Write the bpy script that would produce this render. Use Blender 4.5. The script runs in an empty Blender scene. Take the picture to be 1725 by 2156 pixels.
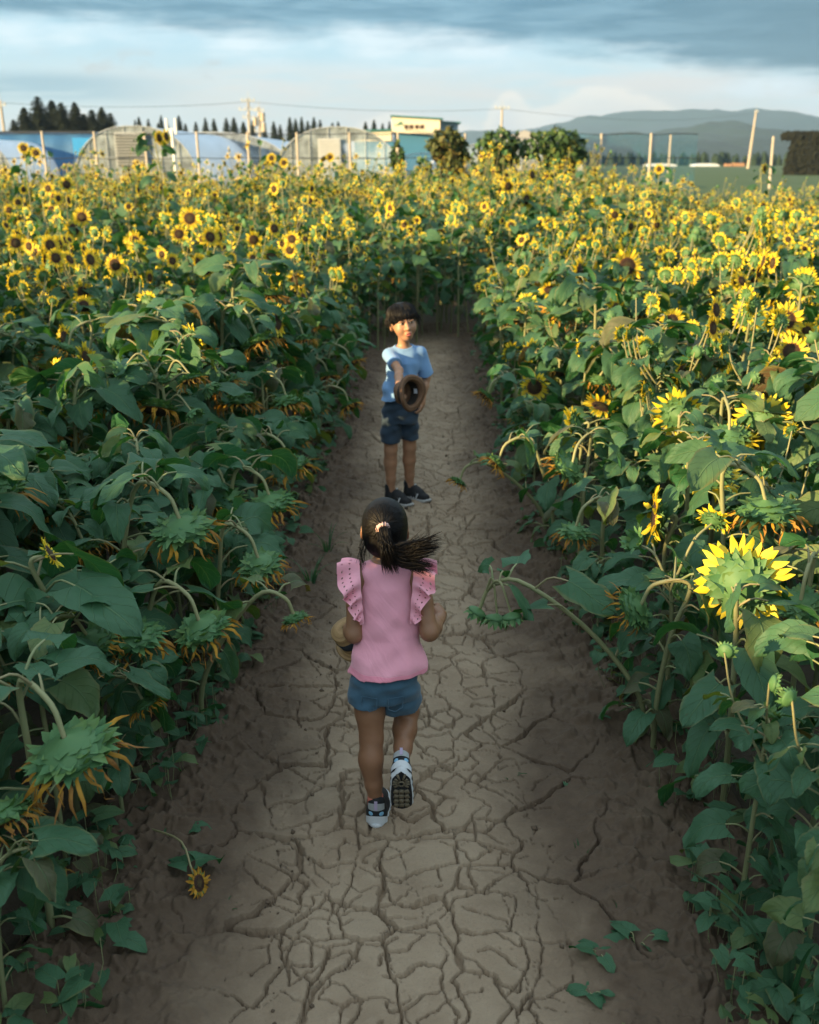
import bpy, math, random
import numpy as np
from mathutils import Vector, Matrix
R = math.radians
SC = bpy.context.scene
COL = SC.collection

# ------------------------------------------------------------------ camera
CAM_H, PITCH = 2.05, R(19.5)
cam_d = bpy.data.cameras.new("camera")
cam = bpy.data.objects.new("camera", cam_d)
COL.objects.link(cam)
cam.location = (0, 0, CAM_H)
cam.rotation_euler = (R(90) - PITCH, 0, 0)
cam_d.sensor_fit = 'VERTICAL'
cam_d.sensor_height = 36
cam_d.lens = 35
cam_d.clip_start = 0.05
cam_d.clip_end = 20000
cam_d.dof.use_dof = True
cam_d.dof.focus_distance = 3.15
cam_d.dof.aperture_fstop = 3.4
SC.camera = cam

# ------------------------------------------------------------------ exposure
SC.view_settings.view_transform = 'Standard'
SC.view_settings.look = 'None'
SC.view_settings.exposure = 1.6
SC.view_settings.gamma = 1.0
SC.cycles.use_denoising = True
SC.cycles.max_bounces = 8
SC.cycles.transparent_max_bounces = 24
SC.cycles.volume_bounces = 0

# ------------------------------------------------------------------ sun
SUN_EL = R(12.5)
SUN_DIR = Vector((-0.87, -0.50, 0)).normalized() * math.cos(SUN_EL) + Vector((0, 0, math.sin(SUN_EL)))
sun_d = bpy.data.lights.new("sun", 'SUN')
sun = bpy.data.objects.new("sun", sun_d)
COL.objects.link(sun)
sun_d.energy = 5.0
sun_d.angle = R(0.5)
sun_d.color = (1.0, 0.71, 0.34)
sun.rotation_euler = SUN_DIR.to_track_quat('Z', 'Y').to_euler()
sun.location = (-8, -8, 12)


class NT:
    """small helper to write shader node trees"""
    def __init__(s, tree):
        s.t = tree
        s.t.nodes.clear()
    def new(s, typ, **kw):
        n = s.t.nodes.new(typ)
        for k, v in kw.items():
            setattr(n, k, v)
        return n
    def put(s, sock, v):
        if isinstance(v, bpy.types.NodeSocket):
            s.t.links.new(v, sock)
        elif v is not None:
            if sock.type == 'RGBA' and len(v) == 3:
                v = (*v, 1)
            sock.default_value = v
    def m(s, op, a, b=None, c=None, clamp=False):
        n = s.new('ShaderNodeMath', operation=op, use_clamp=clamp)
        for i, x in enumerate((a, b, c)):
            if x is not None:
                s.put(n.inputs[i], x)
        return n.outputs[0]
    def step(s, x, lo, hi):
        n = s.new('ShaderNodeMapRange', interpolation_type='SMOOTHSTEP')
        s.put(n.inputs[0], x); s.put(n.inputs[1], lo); s.put(n.inputs[2], hi)
        return n.outputs[0]
    def mix(s, f, a, b, blend='MIX'):
        n = s.new('ShaderNodeMix', data_type='RGBA', blend_type=blend)
        s.put(n.inputs[0], f); s.put(n.inputs[6], a); s.put(n.inputs[7], b)
        return n.outputs[2]
    def noise(s, vec, scale, detail=4, rough=.55, dist=0, dim='3D'):
        n = s.new('ShaderNodeTexNoise', noise_dimensions=dim)
        s.put(n.inputs['Vector'], vec)
        n.inputs['Scale'].default_value = scale
        n.inputs['Detail'].default_value = detail
        n.inputs['Roughness'].default_value = rough
        n.inputs['Distortion'].default_value = dist
        return n.outputs[0]
    def xyz(s, x, y, z):
        n = s.new('ShaderNodeCombineXYZ')
        s.put(n.inputs[0], x); s.put(n.inputs[1], y); s.put(n.inputs[2], z)
        return n.outputs[0]
    def sep(s, v):
        n = s.new('ShaderNodeSeparateXYZ'); s.put(n.inputs[0], v)
        return n.outputs
    def vmul(s, v, k):
        n = s.new('ShaderNodeVectorMath', operation='MULTIPLY')
        s.put(n.inputs[0], v); n.inputs[1].default_value = k
        return n.outputs[0]
    def bump(s, h, strength=.3, dist=.01):
        n = s.new('ShaderNodeBump'); s.put(n.inputs['Height'], h)
        n.inputs['Strength'].default_value = strength
        n.inputs['Distance'].default_value = dist
        return n.outputs[0]
    def bsdf(s, col, rough=.7, normal=None, **kw):
        n = s.new('ShaderNodeBsdfPrincipled')
        s.put(n.inputs['Base Color'], col); s.put(n.inputs['Roughness'], rough)
        if normal is not None:
            s.put(n.inputs['Normal'], normal)
        for k, v in kw.items():
            s.put(n.inputs[k.replace('_', ' ')], v)
        return n.outputs[0]
    def out(s, sh, kind='ShaderNodeOutputMaterial'):
        o = s.new(kind); s.t.links.new(sh, o.inputs[0])


# ------------------------------------------------------------------ sky
def build_world():
    w = bpy.data.worlds.new("World"); SC.world = w; w.use_nodes = True
    n = NT(w.node_tree)
    sky = n.new('ShaderNodeTexSky', sky_type='NISHITA', sun_disc=False)
    sky.sun_elevation = SUN_EL
    sky.sun_rotation = math.atan2(SUN_DIR.x, SUN_DIR.y)
    d = n.new('ShaderNodeTexCoord').outputs['Generated']
    x, y, z = n.sep(d)
    az = n.m('ARCTAN2', x, y)
    el = n.m('MULTIPLY', n.m('MAXIMUM', z, 0.0), 1.19)
    P = n.xyz(n.m('MULTIPLY', az, 6.0), n.m('MULTIPLY', el, 42.0), 0.0)     # streaks
    Q = n.xyz(n.m('MULTIPLY', az, 16.0), n.m('MULTIPLY', el, 30.0), 3.0)    # heaps
    n1 = n.noise(P, 1.0, 6, .6, .3)
    n2 = n.noise(P, 2.3, 5, .6, .6)
    n3 = n.noise(Q, 1.5, 7, .62)
    n4 = n.noise(Q, 0.6, 4, .5)
    K = SKYK
    def c(r, g, b): return (r * K, g * K, b * K)
    base = n.mix(1.0, sky.outputs[0], (NISH, NISH, NISH), 'MULTIPLY')
    # pale clear air between the cloud sheets
    clear = n.mix(n.step(el, 0.0, 0.13), c(.72, .74, .78), c(.36, .58, .74))
    col = n.mix(0.80, base, clear)
    # thin pinkish veil
    veil = n.m('MULTIPLY', n.step(n1, .33, .62), n.m('SUBTRACT', 1.0, n.step(el, .075, .11)))
    veil = n.m('MULTIPLY', veil, n.step(az, -.42, -.12))
    col = n.mix(n.m('MULTIPLY', veil, .85), col, c(.77, .70, .65))
    # blue streak low on the left, warm grey puffs beside it
    sl = n.m('MULTIPLY', n.m('SUBTRACT', 1.0, n.step(az, -.33, -.16)),
             n.m('MULTIPLY', n.step(el, .050, .066), n.m('SUBTRACT', 1.0, n.step(el, .076, .092))))
    sl = n.m('MULTIPLY', sl, n.step(n1, .30, .55))
    col = n.mix(sl, col, c(.27, .42, .52))
    pf = n.m('MULTIPLY', n.step(n3, .50, .66), n.m('MULTIPLY', n.step(el, .070, .085), n.m('SUBTRACT', 1.0, n.step(el, .098, .115))))
    pf = n.m('MULTIPLY', pf, n.m('MULTIPLY', n.step(az, -.36, -.30), n.m('SUBTRACT', 1.0, n.step(az, -.20, -.10))))
    col = n.mix(n.m('MULTIPLY', pf, .75), col, c(.50, .50, .50))
    # bank of heaped cloud near the horizon, lit along its top
    def bump(c0, wd, h):
        q = n.m('DIVIDE', n.m('SUBTRACT', az, c0), wd)
        return n.m('MULTIPLY', n.m('POWER', 2.718, n.m('MULTIPLY', n.m('MULTIPLY', q, q), -1.0)), h)
    top = n.m('ADD', bump(.178, .085, .058), bump(-.30, .030, .036))
    top = n.m('ADD', top, n.m('ADD', bump(-.01, .05, .032), bump(.09, .018, .034)))
    top = n.m('ADD', n.m('ADD', top, .022), n.m('MULTIPLY', n.m('SUBTRACT', n3, .5), .044))
    dlt = n.m('SUBTRACT', top, el)
    heap = n.step(dlt, 0.0, .010)
    hcol = n.mix(n.step(dlt, .006, .060), c(1.0, .88, .76), c(.70, .68, .69))
    col = n.mix(n.m('MULTIPLY', heap, .70), col, hcol)
    # bright broken rim and dark blue-grey sheet above it
    azp = n.m('MAXIMUM', az, 0.0)
    edge = n.m('SUBTRACT', n.m('SUBTRACT', .119, n.m('MULTIPLY', az, .040)), n.m('MULTIPLY', n.m('MULTIPLY', azp, azp), .26))
    e = n.m('SUBTRACT', n.m('ADD', el, n.m('MULTIPLY', n.m('SUBTRACT', n1, .5), .050)), edge)
    e = n.m('ADD', e, n.m('MULTIPLY', n.m('SUBTRACT', n3, .5), .020))
    rim = n.m('MULTIPLY', n.step(e, -.034, -.010), n.step(n4, .34, .60))
    col = n.mix(n.m('MULTIPLY', rim, .8), col, c(.74, .83, .88))
    sheet = n.step(e, -.008, .020)
    scol = n.mix(n.step(n2, .30, .72), c(.070, .205, .315), c(.19, .365, .485))
    scol = n.mix(n.step(az, .05, .42), scol, n.mix(n2, c(.050, .135, .195), c(.115, .235, .315)))
    col = n.mix(sheet, col, scol)
    # small bright tear on the right
    tr = n.m('MULTIPLY', n.m('ADD', bump(.325, .045, 1.0), 0.0), n.m('MULTIPLY', n.step(el, .058, .066), n.m('SUBTRACT', 1.0, n.step(el, .074, .084))))
    col = n.mix(n.m('MULTIPLY', tr, n.step(n3, .40, .56)), col, c(.74, .82, .86))
    # higher up the cover breaks and the sky is brighter (out of frame)
    hi = n.mix(n.step(n.noise(d, 2.6, 5, .6), .38, .62), c(.40 * ZEN, .60 * ZEN, .76 * ZEN), c(.80 * ZEN, .86 * ZEN, .88 * ZEN))
    col = n.mix(n.step(z, .20, .45), col, hi)
    bg = n.new('ShaderNodeBackground'); n.put(bg.inputs[0], col); bg.inputs[1].default_value = 0.1
    n.out(bg.outputs[0], 'ShaderNodeOutputWorld')

SKYK, NISH, ZEN = 4.5, 1.0, 1.06
build_world()


# ------------------------------------------------------------------ helpers
def at(px, py, Y):
    """point at forward distance Y seen at a pixel of the 1725x2156 view of the photo"""
    xr, yr = (px - 862.5) / 2096, (1078 - py) / 2096
    cp, sp = math.cos(PITCH), math.sin(PITCH)
    t = Y / (cp + yr * sp)
    return Vector((xr * t, Y, CAM_H + t * (-sp + yr * cp)))

def atz(px, py, z=0.0):
    xr, yr = (px - 862.5) / 2096, (1078 - py) / 2096
    cp, sp = math.cos(PITCH), math.sin(PITCH)
    t = (CAM_H - z) / (sp - yr * cp)
    return Vector((xr * t, t * (cp + yr * sp), z))

def mat(name, fn):
    m = bpy.data.materials.new(name); m.use_nodes = True
    n = NT(m.node_tree); sh = fn(n); n.out(sh)
    return m

def plain(name, col, rough=.6, var=.12, scale=8, metal=0.0):
    def f(n):
        tc = n.new('ShaderNodeTexCoord').outputs['Object']
        k = n.noise(tc, scale, 4)
        cc = n.mix(k, tuple(c * (1 - var) for c in col), tuple(min(1, c * (1 + var)) for c in col))
        return n.bsdf(cc, rough, Metallic=metal)
    return mat(name, f)

class MB:
    """collects verts/faces and links them as ONE mesh object"""
    def __init__(s): s.V=[]; s.Q=[]; s.T=[]; s.QM=[]; s.TM=[]; s.UV=[]; s.C=[]; s.n=0
    def add(s, v, f, mi=0, uv=None, tint=.5):
        v = np.asarray(v, dtype=np.float64).reshape(-1, 3); f = np.asarray(f, dtype=np.int64)
        if len(v) == 0 or len(f) == 0: return
        k = len(v)
        s.V.append(v); s.UV.append(np.zeros((k, 2)) if uv is None else np.asarray(uv, float))
        s.C.append(np.broadcast_to(np.asarray(tint, float), (k,)) if np.ndim(tint) < 2 else tint)
        if f.shape[1] == 4: s.Q.append(f + s.n); s.QM.append(np.full(len(f), mi))
        else: s.T.append(f + s.n); s.TM.append(np.full(len(f), mi))
        s.n += k
    def arrays(s): return s
    def extend(s, o, M=None, tint=0.0):
        if o.n == 0: return
        V = np.concatenate(o.V)
        if M is not None:
            M = np.asarray(M); V = V @ M[:3, :3].T + M[:3, 3]
        base = s.n
        s.V.append(V); s.UV.append(np.concatenate(o.UV)); s.C.append(np.clip(np.concatenate(o.C) + tint, 0, 1))
        for a, b in zip(o.Q, o.QM): s.Q.append(a + base); s.QM.append(b)
        for a, b in zip(o.T, o.TM): s.T.append(a + base); s.TM.append(b)
        s.n += len(V)
    def box(s, c, size, mi=0, rz=0.0, M=None, taper=1.0):
        x, y, z = (q / 2 for q in size)
        v = np.array([(-x,-y,-z),(x,-y,-z),(x,y,-z),(-x,y,-z),(-x*taper,-y*taper,z),(x*taper,-y*taper,z),(x*taper,y*taper,z),(-x*taper,y*taper,z)])
        if rz:
            cs, sn = math.cos(rz), math.sin(rz)
            v = v @ np.array([[cs,-sn,0],[sn,cs,0],[0,0,1]]).T
        v = v + np.array(c)
        if M is not None: v = v @ np.asarray(M)[:3,:3].T + np.asarray(M)[:3,3]
        s.add(v, [(0,3,2,1),(4,5,6,7),(0,1,5,4),(1,2,6,5),(2,3,7,6),(3,0,4,7)], mi)
    def tube(s, pts, rad, k=6, mi=0, tint=.5, caps=True):
        pts = np.asarray(pts, float); m = len(pts)
        rad = np.broadcast_to(np.asarray(rad, float), (m,))
        T = np.gradient(pts, axis=0); T /= np.linalg.norm(T, axis=1)[:, None] + 1e-9
        up = np.array([0, 0, 1.0]) if abs(T[0][2]) < .9 else np.array([1.0, 0, 0])
        A = np.cross(T[0], up); A /= np.linalg.norm(A)
        an = np.arange(k) * 2 * math.pi / k
        V = np.zeros((m, k, 3))
        for i in range(m):
            A = A - T[i] * A.dot(T[i]); A /= np.linalg.norm(A) + 1e-9
            B = np.cross(T[i], A)
            V[i] = pts[i] + rad[i] * (np.cos(an)[:, None] * A + np.sin(an)[:, None] * B)
        ii = np.arange(m - 1)[:, None] * k; jj = np.arange(k)[None, :]; j2 = (jj + 1) % k
        F = np.stack([ii + jj, ii + j2, ii + k + j2, ii + k + jj], -1).reshape(-1, 4)
        uv = np.stack(np.meshgrid(np.linspace(0, 1, m), an / 6.2832, indexing='ij'), -1).reshape(-1, 2)
        s.add(V.reshape(-1, 3), F, mi, uv, tint)
        if caps:
            for i in (0, m - 1):
                c = np.vstack([V[i], pts[i][None]])
                idx = np.arange(k); tri = np.stack([np.full(k, k), (idx + 1) % k, idx] if i == 0 else [np.full(k, k), idx, (idx + 1) % k], -1)
                s.add(c, tri, mi, None, tint)
    def grid(s, V, mi=0, uv=True, tint=.5, flip=False):
        a, b = V.shape[:2]
        i = (np.arange(a - 1)[:, None] * b + np.arange(b - 1)[None, :])
        F = np.stack([i, i + 1, i + b + 1, i + b], -1).reshape(-1, 4)
        if flip: F = F[:, ::-1]
        U = np.stack(np.meshgrid(np.linspace(0, 1, a), np.linspace(0, 1, b), indexing='ij'), -1).reshape(-1, 2)
        s.add(V.reshape(-1, 3), F, mi, U, tint)
    def mesh(s, name, mats, smooth=True):
        me = bpy.data.meshes.new(name)
        if s.n == 0: return me
        V = np.concatenate(s.V)
        nq = sum(len(q) for q in s.Q); nt = sum(len(q) for q in s.T)
        Q = np.concatenate(s.Q) if nq else np.zeros((0, 4), int)
        T = np.concatenate(s.T) if nt else np.zeros((0, 3), int)
        loops = np.concatenate([Q.ravel(), T.ravel()]).astype(np.int32)
        me.vertices.add(len(V)); me.vertices.foreach_set('co', V.astype(np.float32).ravel())
        me.loops.add(len(loops)); me.loops.foreach_set('vertex_index', loops)
        me.polygons.add(nq + nt)
        st = np.concatenate([np.arange(nq) * 4, nq * 4 + np.arange(nt) * 3]).astype(np.int32)
        me.polygons.foreach_set('loop_start', st)
        mi = np.concatenate([np.concatenate(s.QM) if nq else np.zeros(0, int), np.concatenate(s.TM) if nt else np.zeros(0, int)])
        me.polygons.foreach_set('material_index', mi.astype(np.int32))
        me.polygons.foreach_set('use_smooth', np.full(nq + nt, bool(smooth)))
        for m in mats: me.materials.append(m)
        uv = me.uv_layers.new(name='UVMap')
        uv.data.foreach_set('uv', np.concatenate(s.UV)[loops].astype(np.float32).ravel())
        at_ = me.attributes.new('tint', 'FLOAT', 'POINT')
        at_.data.foreach_set('value', np.concatenate(s.C).astype(np.float32))
        me.update(calc_edges=True); me.validate()
        return me
    def build(s, name, mats, parent=None, smooth=True):
        return put(name, s.mesh(name, mats if isinstance(mats, (list, tuple)) else [mats], smooth), parent)

def put(name, data, parent=None):
    o = bpy.data.objects.new(name, data); COL.objects.link(o)
    if parent is not None: o.parent = parent
    return o
def tag(o, label=None, cat=None, group=None, kind=None):
    if label: o['label'] = label
    if cat: o['category'] = cat
    if group: o['group'] = group
    if kind: o['kind'] = kind
    return o
def empty(name, loc, rz=0.0):
    o = put(name, None); o.location = loc; o.rotation_euler = (0, 0, rz); o.empty_display_size = .1
    return o
def kids(o): return KIDS.get(o.name, [])
KIDS = {}
def copy_tree(o, parent=None):
    c = o.copy(); COL.objects.link(c); c.parent = parent
    for ch in list(o.children): copy_tree(ch, c)
    return c

def vnoise(x, y, seed=0):
    """value noise on a lattice, numpy, in 0..1"""
    xi = np.floor(x).astype(np.int64); yi = np.floor(y).astype(np.int64)
    fx = x - xi; fy = y - yi
    fx = fx * fx * (3 - 2 * fx); fy = fy * fy * (3 - 2 * fy)
    def h(a, b):
        q = (a * 374761393 + b * 668265263 + seed * 982451653) & 0xFFFFFFFF
        q = ((q ^ (q >> 13)) * 1274126177) & 0xFFFFFFFF
        return ((q ^ (q >> 16)) & 0xFFFF) / 65535.0
    return (h(xi, yi) * (1 - fx) + h(xi + 1, yi) * fx) * (1 - fy) + (h(xi, yi + 1) * (1 - fx) + h(xi + 1, yi + 1) * fx) * fy
def fbm(x, y, seed=0, o=4):
    r = 0; a = .5
    for i in range(o):
        r = r + a * vnoise(x, y, seed + i); x = x * 2.03; y = y * 2.03; a *= .5
    return r
# ------------------------------------------------------------------ ground and cracked path
def xl(y): return np.interp(y, [1, 2.2, 2.7, 5.9, 8, 11.9, 14], [-.86, -.84, -.80, -.63, -.57, -.52, -.50])
def xr(y): return np.interp(y, [1, 1.9, 2.7, 4.3, 5.9, 8, 11.9, 14], [.78, .80, .87, .80, .74, .72, .80, .80])
def xc(y): return (xl(y) + xr(y)) / 2
PATH_END = 11.9

def voronoi_edge(x, y, cell, seed, jit=.95):
    """distance to the nearest cell edge of a jittered-grid Voronoi pattern, and an id per edge"""
    X = x / cell; Y = y / cell
    ix = np.floor(X).astype(np.int64); iy = np.floor(Y).astype(np.int64)
    def rnd(a, b, k):
        q = (a * 73856093 ^ b * 19349663 ^ (k + seed) * 83492791) & 0xFFFFFFFF
        q = ((q ^ (q >> 15)) * 2246822519) & 0xFFFFFFFF
        q = ((q ^ (q >> 13)) * 3266489917) & 0xFFFFFFFF
        return ((q ^ (q >> 16)) & 0xFFFF) / 65535.0
    d1 = np.full(X.shape, 9.0); px1 = np.zeros_like(X); py1 = np.zeros_like(X); id1 = np.zeros(X.shape, np.int64)
    cand = []
    for a in range(-2, 3):
        for b in range(-2, 3):
            cx = ix + a; cy = iy + b
            sx = cx + .5 + (rnd(cx, cy, 0) - .5) * jit; sy = cy + .5 + (rnd(cx, cy, 7) - .5) * jit
            d = (sx - X) ** 2 + (sy - Y) ** 2
            cand.append((sx, sy, cx * 7919 + cy))
            m = d < d1
            d1 = np.where(m, d, d1); px1 = np.where(m, sx, px1); py1 = np.where(m, sy, py1); id1 = np.where(m, cx * 7919 + cy, id1)
    e = np.full(X.shape, 9.0); ide = np.zeros(X.shape, np.int64)
    for sx, sy, i2 in cand:
        dx = sx - px1; dy = sy - py1; L = np.sqrt(dx * dx + dy * dy)
        ok = L > 1e-6
        dd = np.where(ok, ((sx + px1) / 2 - X) * dx / np.maximum(L, 1e-6) + ((sy + py1) / 2 - Y) * dy / np.maximum(L, 1e-6), 9.0)
        m = dd < e
        e = np.where(m, dd, e); ide = np.where(m, id1 + i2, ide)
    r = ((ide * 2654435761) & 0xFFFF) / 65535.0
    cid = ((id1 * 2246822519) & 0xFFFF) / 65535.0
    return e * cell, r, cid

def path_height(x, y):
    c = np.interp(y, [1, 2.7, 5.9, 12], [.02, -.02, .08, .14])
    wx = x + (fbm(x * 7, y * 7, 3) - .5) * .085 + (fbm(x * 40, y * 40, 8, 3) - .5) * .016
    wy = y + (fbm(x * 7, y * 7, 21) - .5) * .085 + (fbm(x * 40, y * 40, 31, 3) - .5) * .016
    off = np.abs(x - c)
    half = np.interp(y, [1, 2.7, 5.9, 12], [.66, .62, .58, .54])
    mid = np.clip(1.15 - off / half, 0, 1)                      # 1 on the trodden middle
    mid = mid * mid * (3 - 2 * mid)
    depth = np.zeros_like(x); shade = np.zeros_like(x)
    for cell, seed, w0, dep, keep, msk in ((.30, 11, .0056, .034, .86, np.clip(mid * 1.5 + .30, 0, 1)), (.155, 5, .0040, .026, .80, np.clip(mid * 1.6 - .20, 0, 1)), (.082, 17, .0030, .020, .66, np.clip(mid * 1.7 - .50, 0, 1))):
        e, r, cid = voronoi_edge(wx, wy, cell, seed)
        w = w0 * (.35 + 1.2 * vnoise(x * 7 + seed, y * 7, seed)) * np.where(r < keep, .35 + r / keep, 0) * msk
        prof = np.clip(1 - e / np.maximum(w * 1.25, 1e-5), 0, 1)
        prof = np.where(w > 2e-4, prof, 0)
        depth = np.maximum(depth, dep * np.clip(prof * 4.5, 0, 1) * np.clip(w / w0 * 1.6, 0, 1))
        lip = np.clip(1 - e / .022, 0, 1) ** 2 * msk                     # edges of plates round down
        depth = np.maximum(depth, lip * .0010)
        depth = depth + cid * .0013 * msk * (cell < .3)
    rough = (fbm(x * 26, y * 26, 50, 4) - .45) * .009 + (fbm(x * 5, y * 5, 60, 3) - .45) * .022
    edge_l = np.clip((xl(y) + .42 - x) / .4, 0, 1); edge_r = np.clip((x - xr(y) + .42) / .4, 0, 1)
    side = np.maximum(edge_l, edge_r)
    clod = np.maximum(fbm(x * 22, y * 22, 90, 3) - .38, 0) * .13 * side + side * .035
    return rough * (1 + side) + clod - depth, mid, side

def soil_material():
    def f(n):
        tc = n.new('ShaderNodeTexCoord').outputs['Object']
        t = n.new('ShaderNodeAttribute', attribute_name='tint').outputs['Fac']
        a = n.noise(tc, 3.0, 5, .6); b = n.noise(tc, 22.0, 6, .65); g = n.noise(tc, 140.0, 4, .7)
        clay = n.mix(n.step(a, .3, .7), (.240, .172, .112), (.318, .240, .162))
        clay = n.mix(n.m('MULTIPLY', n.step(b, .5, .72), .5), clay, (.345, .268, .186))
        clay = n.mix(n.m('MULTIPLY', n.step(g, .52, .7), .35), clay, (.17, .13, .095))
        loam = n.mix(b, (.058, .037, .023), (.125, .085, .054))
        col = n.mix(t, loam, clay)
        h = n.m('ADD', n.m('MULTIPLY', b, .6), n.m('MULTIPLY', g, .4))
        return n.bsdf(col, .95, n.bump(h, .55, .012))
    return mat('dry_clay', f)
M_SOIL = soil_material()

def build_path():
    ys = [1.15]
    while ys[-1] < 13.4: ys.append(ys[-1] + max(.0038, ys[-1] * .0021))
    ys = np.array(ys); u = np.linspace(0, 1, 580)
    Y = np.repeat(ys[:, None], len(u), 1)
    X = (xl(Y) - .25) + u[None, :] * (xr(Y) - xl(Y) + .5)
    Z, mid, side = path_height(X, Y)
    ed = np.minimum(np.clip(u / .03, 0, 1), np.clip((1 - u) / .03, 0, 1))[None, :]
    Z = Z * ed + .012 * ed
    endf = np.clip((13.4 - Y) / .5, 0, 1); Z = Z * endf
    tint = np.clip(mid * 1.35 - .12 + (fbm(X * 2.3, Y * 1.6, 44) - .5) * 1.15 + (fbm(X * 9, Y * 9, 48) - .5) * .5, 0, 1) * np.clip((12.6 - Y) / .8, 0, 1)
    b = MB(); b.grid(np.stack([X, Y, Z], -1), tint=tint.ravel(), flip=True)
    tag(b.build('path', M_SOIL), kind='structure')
build_path()

def field_soil():
    def f(n):
        tc = n.new('ShaderNodeTexCoord').outputs['Object']
        x, y, z = n.sep(tc)
        a = n.noise(tc, .12, 5); b = n.noise(tc, 6.0, 5, .7); cr = n.noise(n.vmul(tc, (.02, .5, 1)), 3.0, 4)
        loam = n.mix(b, (.045, .036, .026), (.115, .088, .062))
        grass = n.mix(b, (.020, .055, .014), (.042, .092, .024))
        grass = n.mix(n.step(cr, .45, .62), grass, (.060, .105, .032))
        far = n.step(y, 29, 33)
        return n.bsdf(n.mix(far, loam, grass), .95, n.bump(b, .6, .05))
    return mat('field_ground', f)
b = MB()
g = [-3300, -400, -80, -30, -12, -5, -2.2, 2.2, 5, 12, 30, 80, 400, 3300]
gy = [-450, -60, -15, 1.0, 13.2, 20, 30, 45, 80, 200, 600, 2000, 4400]
GX, GY = np.meshgrid(g, gy)
b.grid(np.stack([GX, GY, np.full(GX.shape, -.055)], -1), flip=True)
tag(b.build('ground', field_soil()), kind='structure')

# loose crumbs of soil along the edges of the path: nobody would count them
def clods():
    rg = np.random.default_rng(5); b = MB()
    base = np.array([(1,0,0),(-1,0,0),(0,1,0),(0,-1,0),(0,0,1),(0,0,-1)], float)
    F = [(0,2,4),(2,1,4),(1,3,4),(3,0,4),(2,0,5),(1,2,5),(3,1,5),(0,3,5)]
    for k in range(1500):
        y = 1.3 + 6.5 * rg.random() ** 1.7
        left = rg.random() < .68
        d = abs(rg.normal(0, .16))
        x = (xl(y) + .10 + d if left else xr(y) - .08 - d * .8)
        s = rg.uniform(.003, .010) * (1.6 if rg.random() < .08 else 1)
        z, m, sd = path_height(np.array([[x]]), np.array([[y]])) if k < 0 else (0, 0, 0)
        v = base * s * rg.uniform(.6, 1.3, (6, 1)) @ np.array(Matrix.Rotation(rg.uniform(0, 6.28), 3, Vector(rg.normal(size=3)).normalized()))
        b.add(v + np.array([x, y, .010 + s * .3]), F, 0, None, rg.uniform(0, .22))
    tag(b.build('loose_soil', M_SOIL), kind='stuff')
clods()
# ------------------------------------------------------------------ hills, air and far woods
def forest_mat(name, c0, c1, sc):
    def f(n):
        tc = n.new('ShaderNodeTexCoord').outputs['Object']
        a = n.noise(tc, sc, 6, .65); bb = n.noise(tc, sc * .12, 3)
        col = n.mix(n.m('MULTIPLY', n.m('ADD', a, bb), .5), c0, c1)
        return n.bsdf(col, .95, n.bump(a, .9, 3.0))
    return mat(name, f)
M_HILL = forest_mat('hill_forest', (.008, .024, .024), (.020, .044, .042), .03)  # forest tone darkened for cloud shadow and shifted towards haze blue

def hills(name, Y, depth, prof, rough, seed):
    """ridge whose skyline heights come from pixel rows of the photo"""
    pts = [(at(px, 335 - (335 - py) * .86, Y).x, at(px, 335 - (335 - py) * .86, Y).z) for px, py in prof]
    xs = np.linspace(pts[0][0], pts[-1][0], 260); t = np.linspace(0, 1, 40)
    top = np.interp(xs, [p[0] for p in pts], [p[1] for p in pts])
    L = xs[-1] - xs[0]
    X = np.repeat(xs[:, None], 40, 1); T = np.repeat(t[None, :], 260, 0)
    prof_t = np.clip(np.sin(np.clip(T * 1.25, 0, 1) * math.pi / 2), 0, 1) ** 1.2
    rid = (fbm(X / L * 26, T * 4 + X / L * 8, seed, 5) - .45) * rough * (.25 + T * (1.25 - T) * 2.4)
    Z = np.maximum(top[:, None], 0) * (prof_t * (1 + rid)) - 1.0
    Yy = Y - depth * (1 - T) + depth * .3 * (fbm(X / L * 9, T * 2, seed + 4) - .5)
    b = MB(); b.grid(np.stack([X, Yy, Z], -1), flip=False)
    tag(b.build(name, M_HILL), kind='structure')
hills('mountains', 4200, 1500, [(-500, 300), (-100, 322), (700, 330), (960, 284), (1060, 272), (1180, 252), (1240, 247), (1290, 243), (1400, 240), (1480, 239), (1530, 233), (1560, 236), (1610, 252), (1680, 254), (1720, 245), (1800, 232), (2100, 250), (2500, 300)], .55, 3)
hills('hills', 1900, 800, [(900, 345), (1010, 324), (1130, 306), (1200, 292), (1260, 286), (1330, 281), (1390, 266), (1460, 265), (1500, 270), (1560, 280), (1640, 279), (1720, 276), (1900, 280), (2200, 310)], .6, 9)
hills('hill', 1250, 420, [(980, 345), (1130, 325), (1240, 312), (1330, 303), (1420, 296), (1500, 290), (1620, 292), (1725, 288), (1900, 295), (2200, 335)], .5, 15)

# unseen ridge added at left rear to throw the evening shade over the near field
def bank():
    h = Vector((-.87, -.50)).normalized(); w = Vector((-h.y, h.x))
    s = np.linspace(-45, 60, 160); t = np.linspace(-1, 1, 14)
    S, T = np.meshgrid(s, t, indexing='ij')
    H = 4.62 + (fbm(S * .55, T * 0 + 2, 77, 4) - .45) * .35
    X = h.x * 15 + w.x * S + h.x * T * 4; Y = h.y * 15 + w.y * S + h.y * T * 4
    Z = np.maximum(H * (1 - np.abs(T) ** 1.3), 0) - .06
    b = MB(); b.grid(np.stack([X, Y, Z], -1))
    tag(b.build('shade_ridge', M_HILL), kind='structure')
bank()

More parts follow.
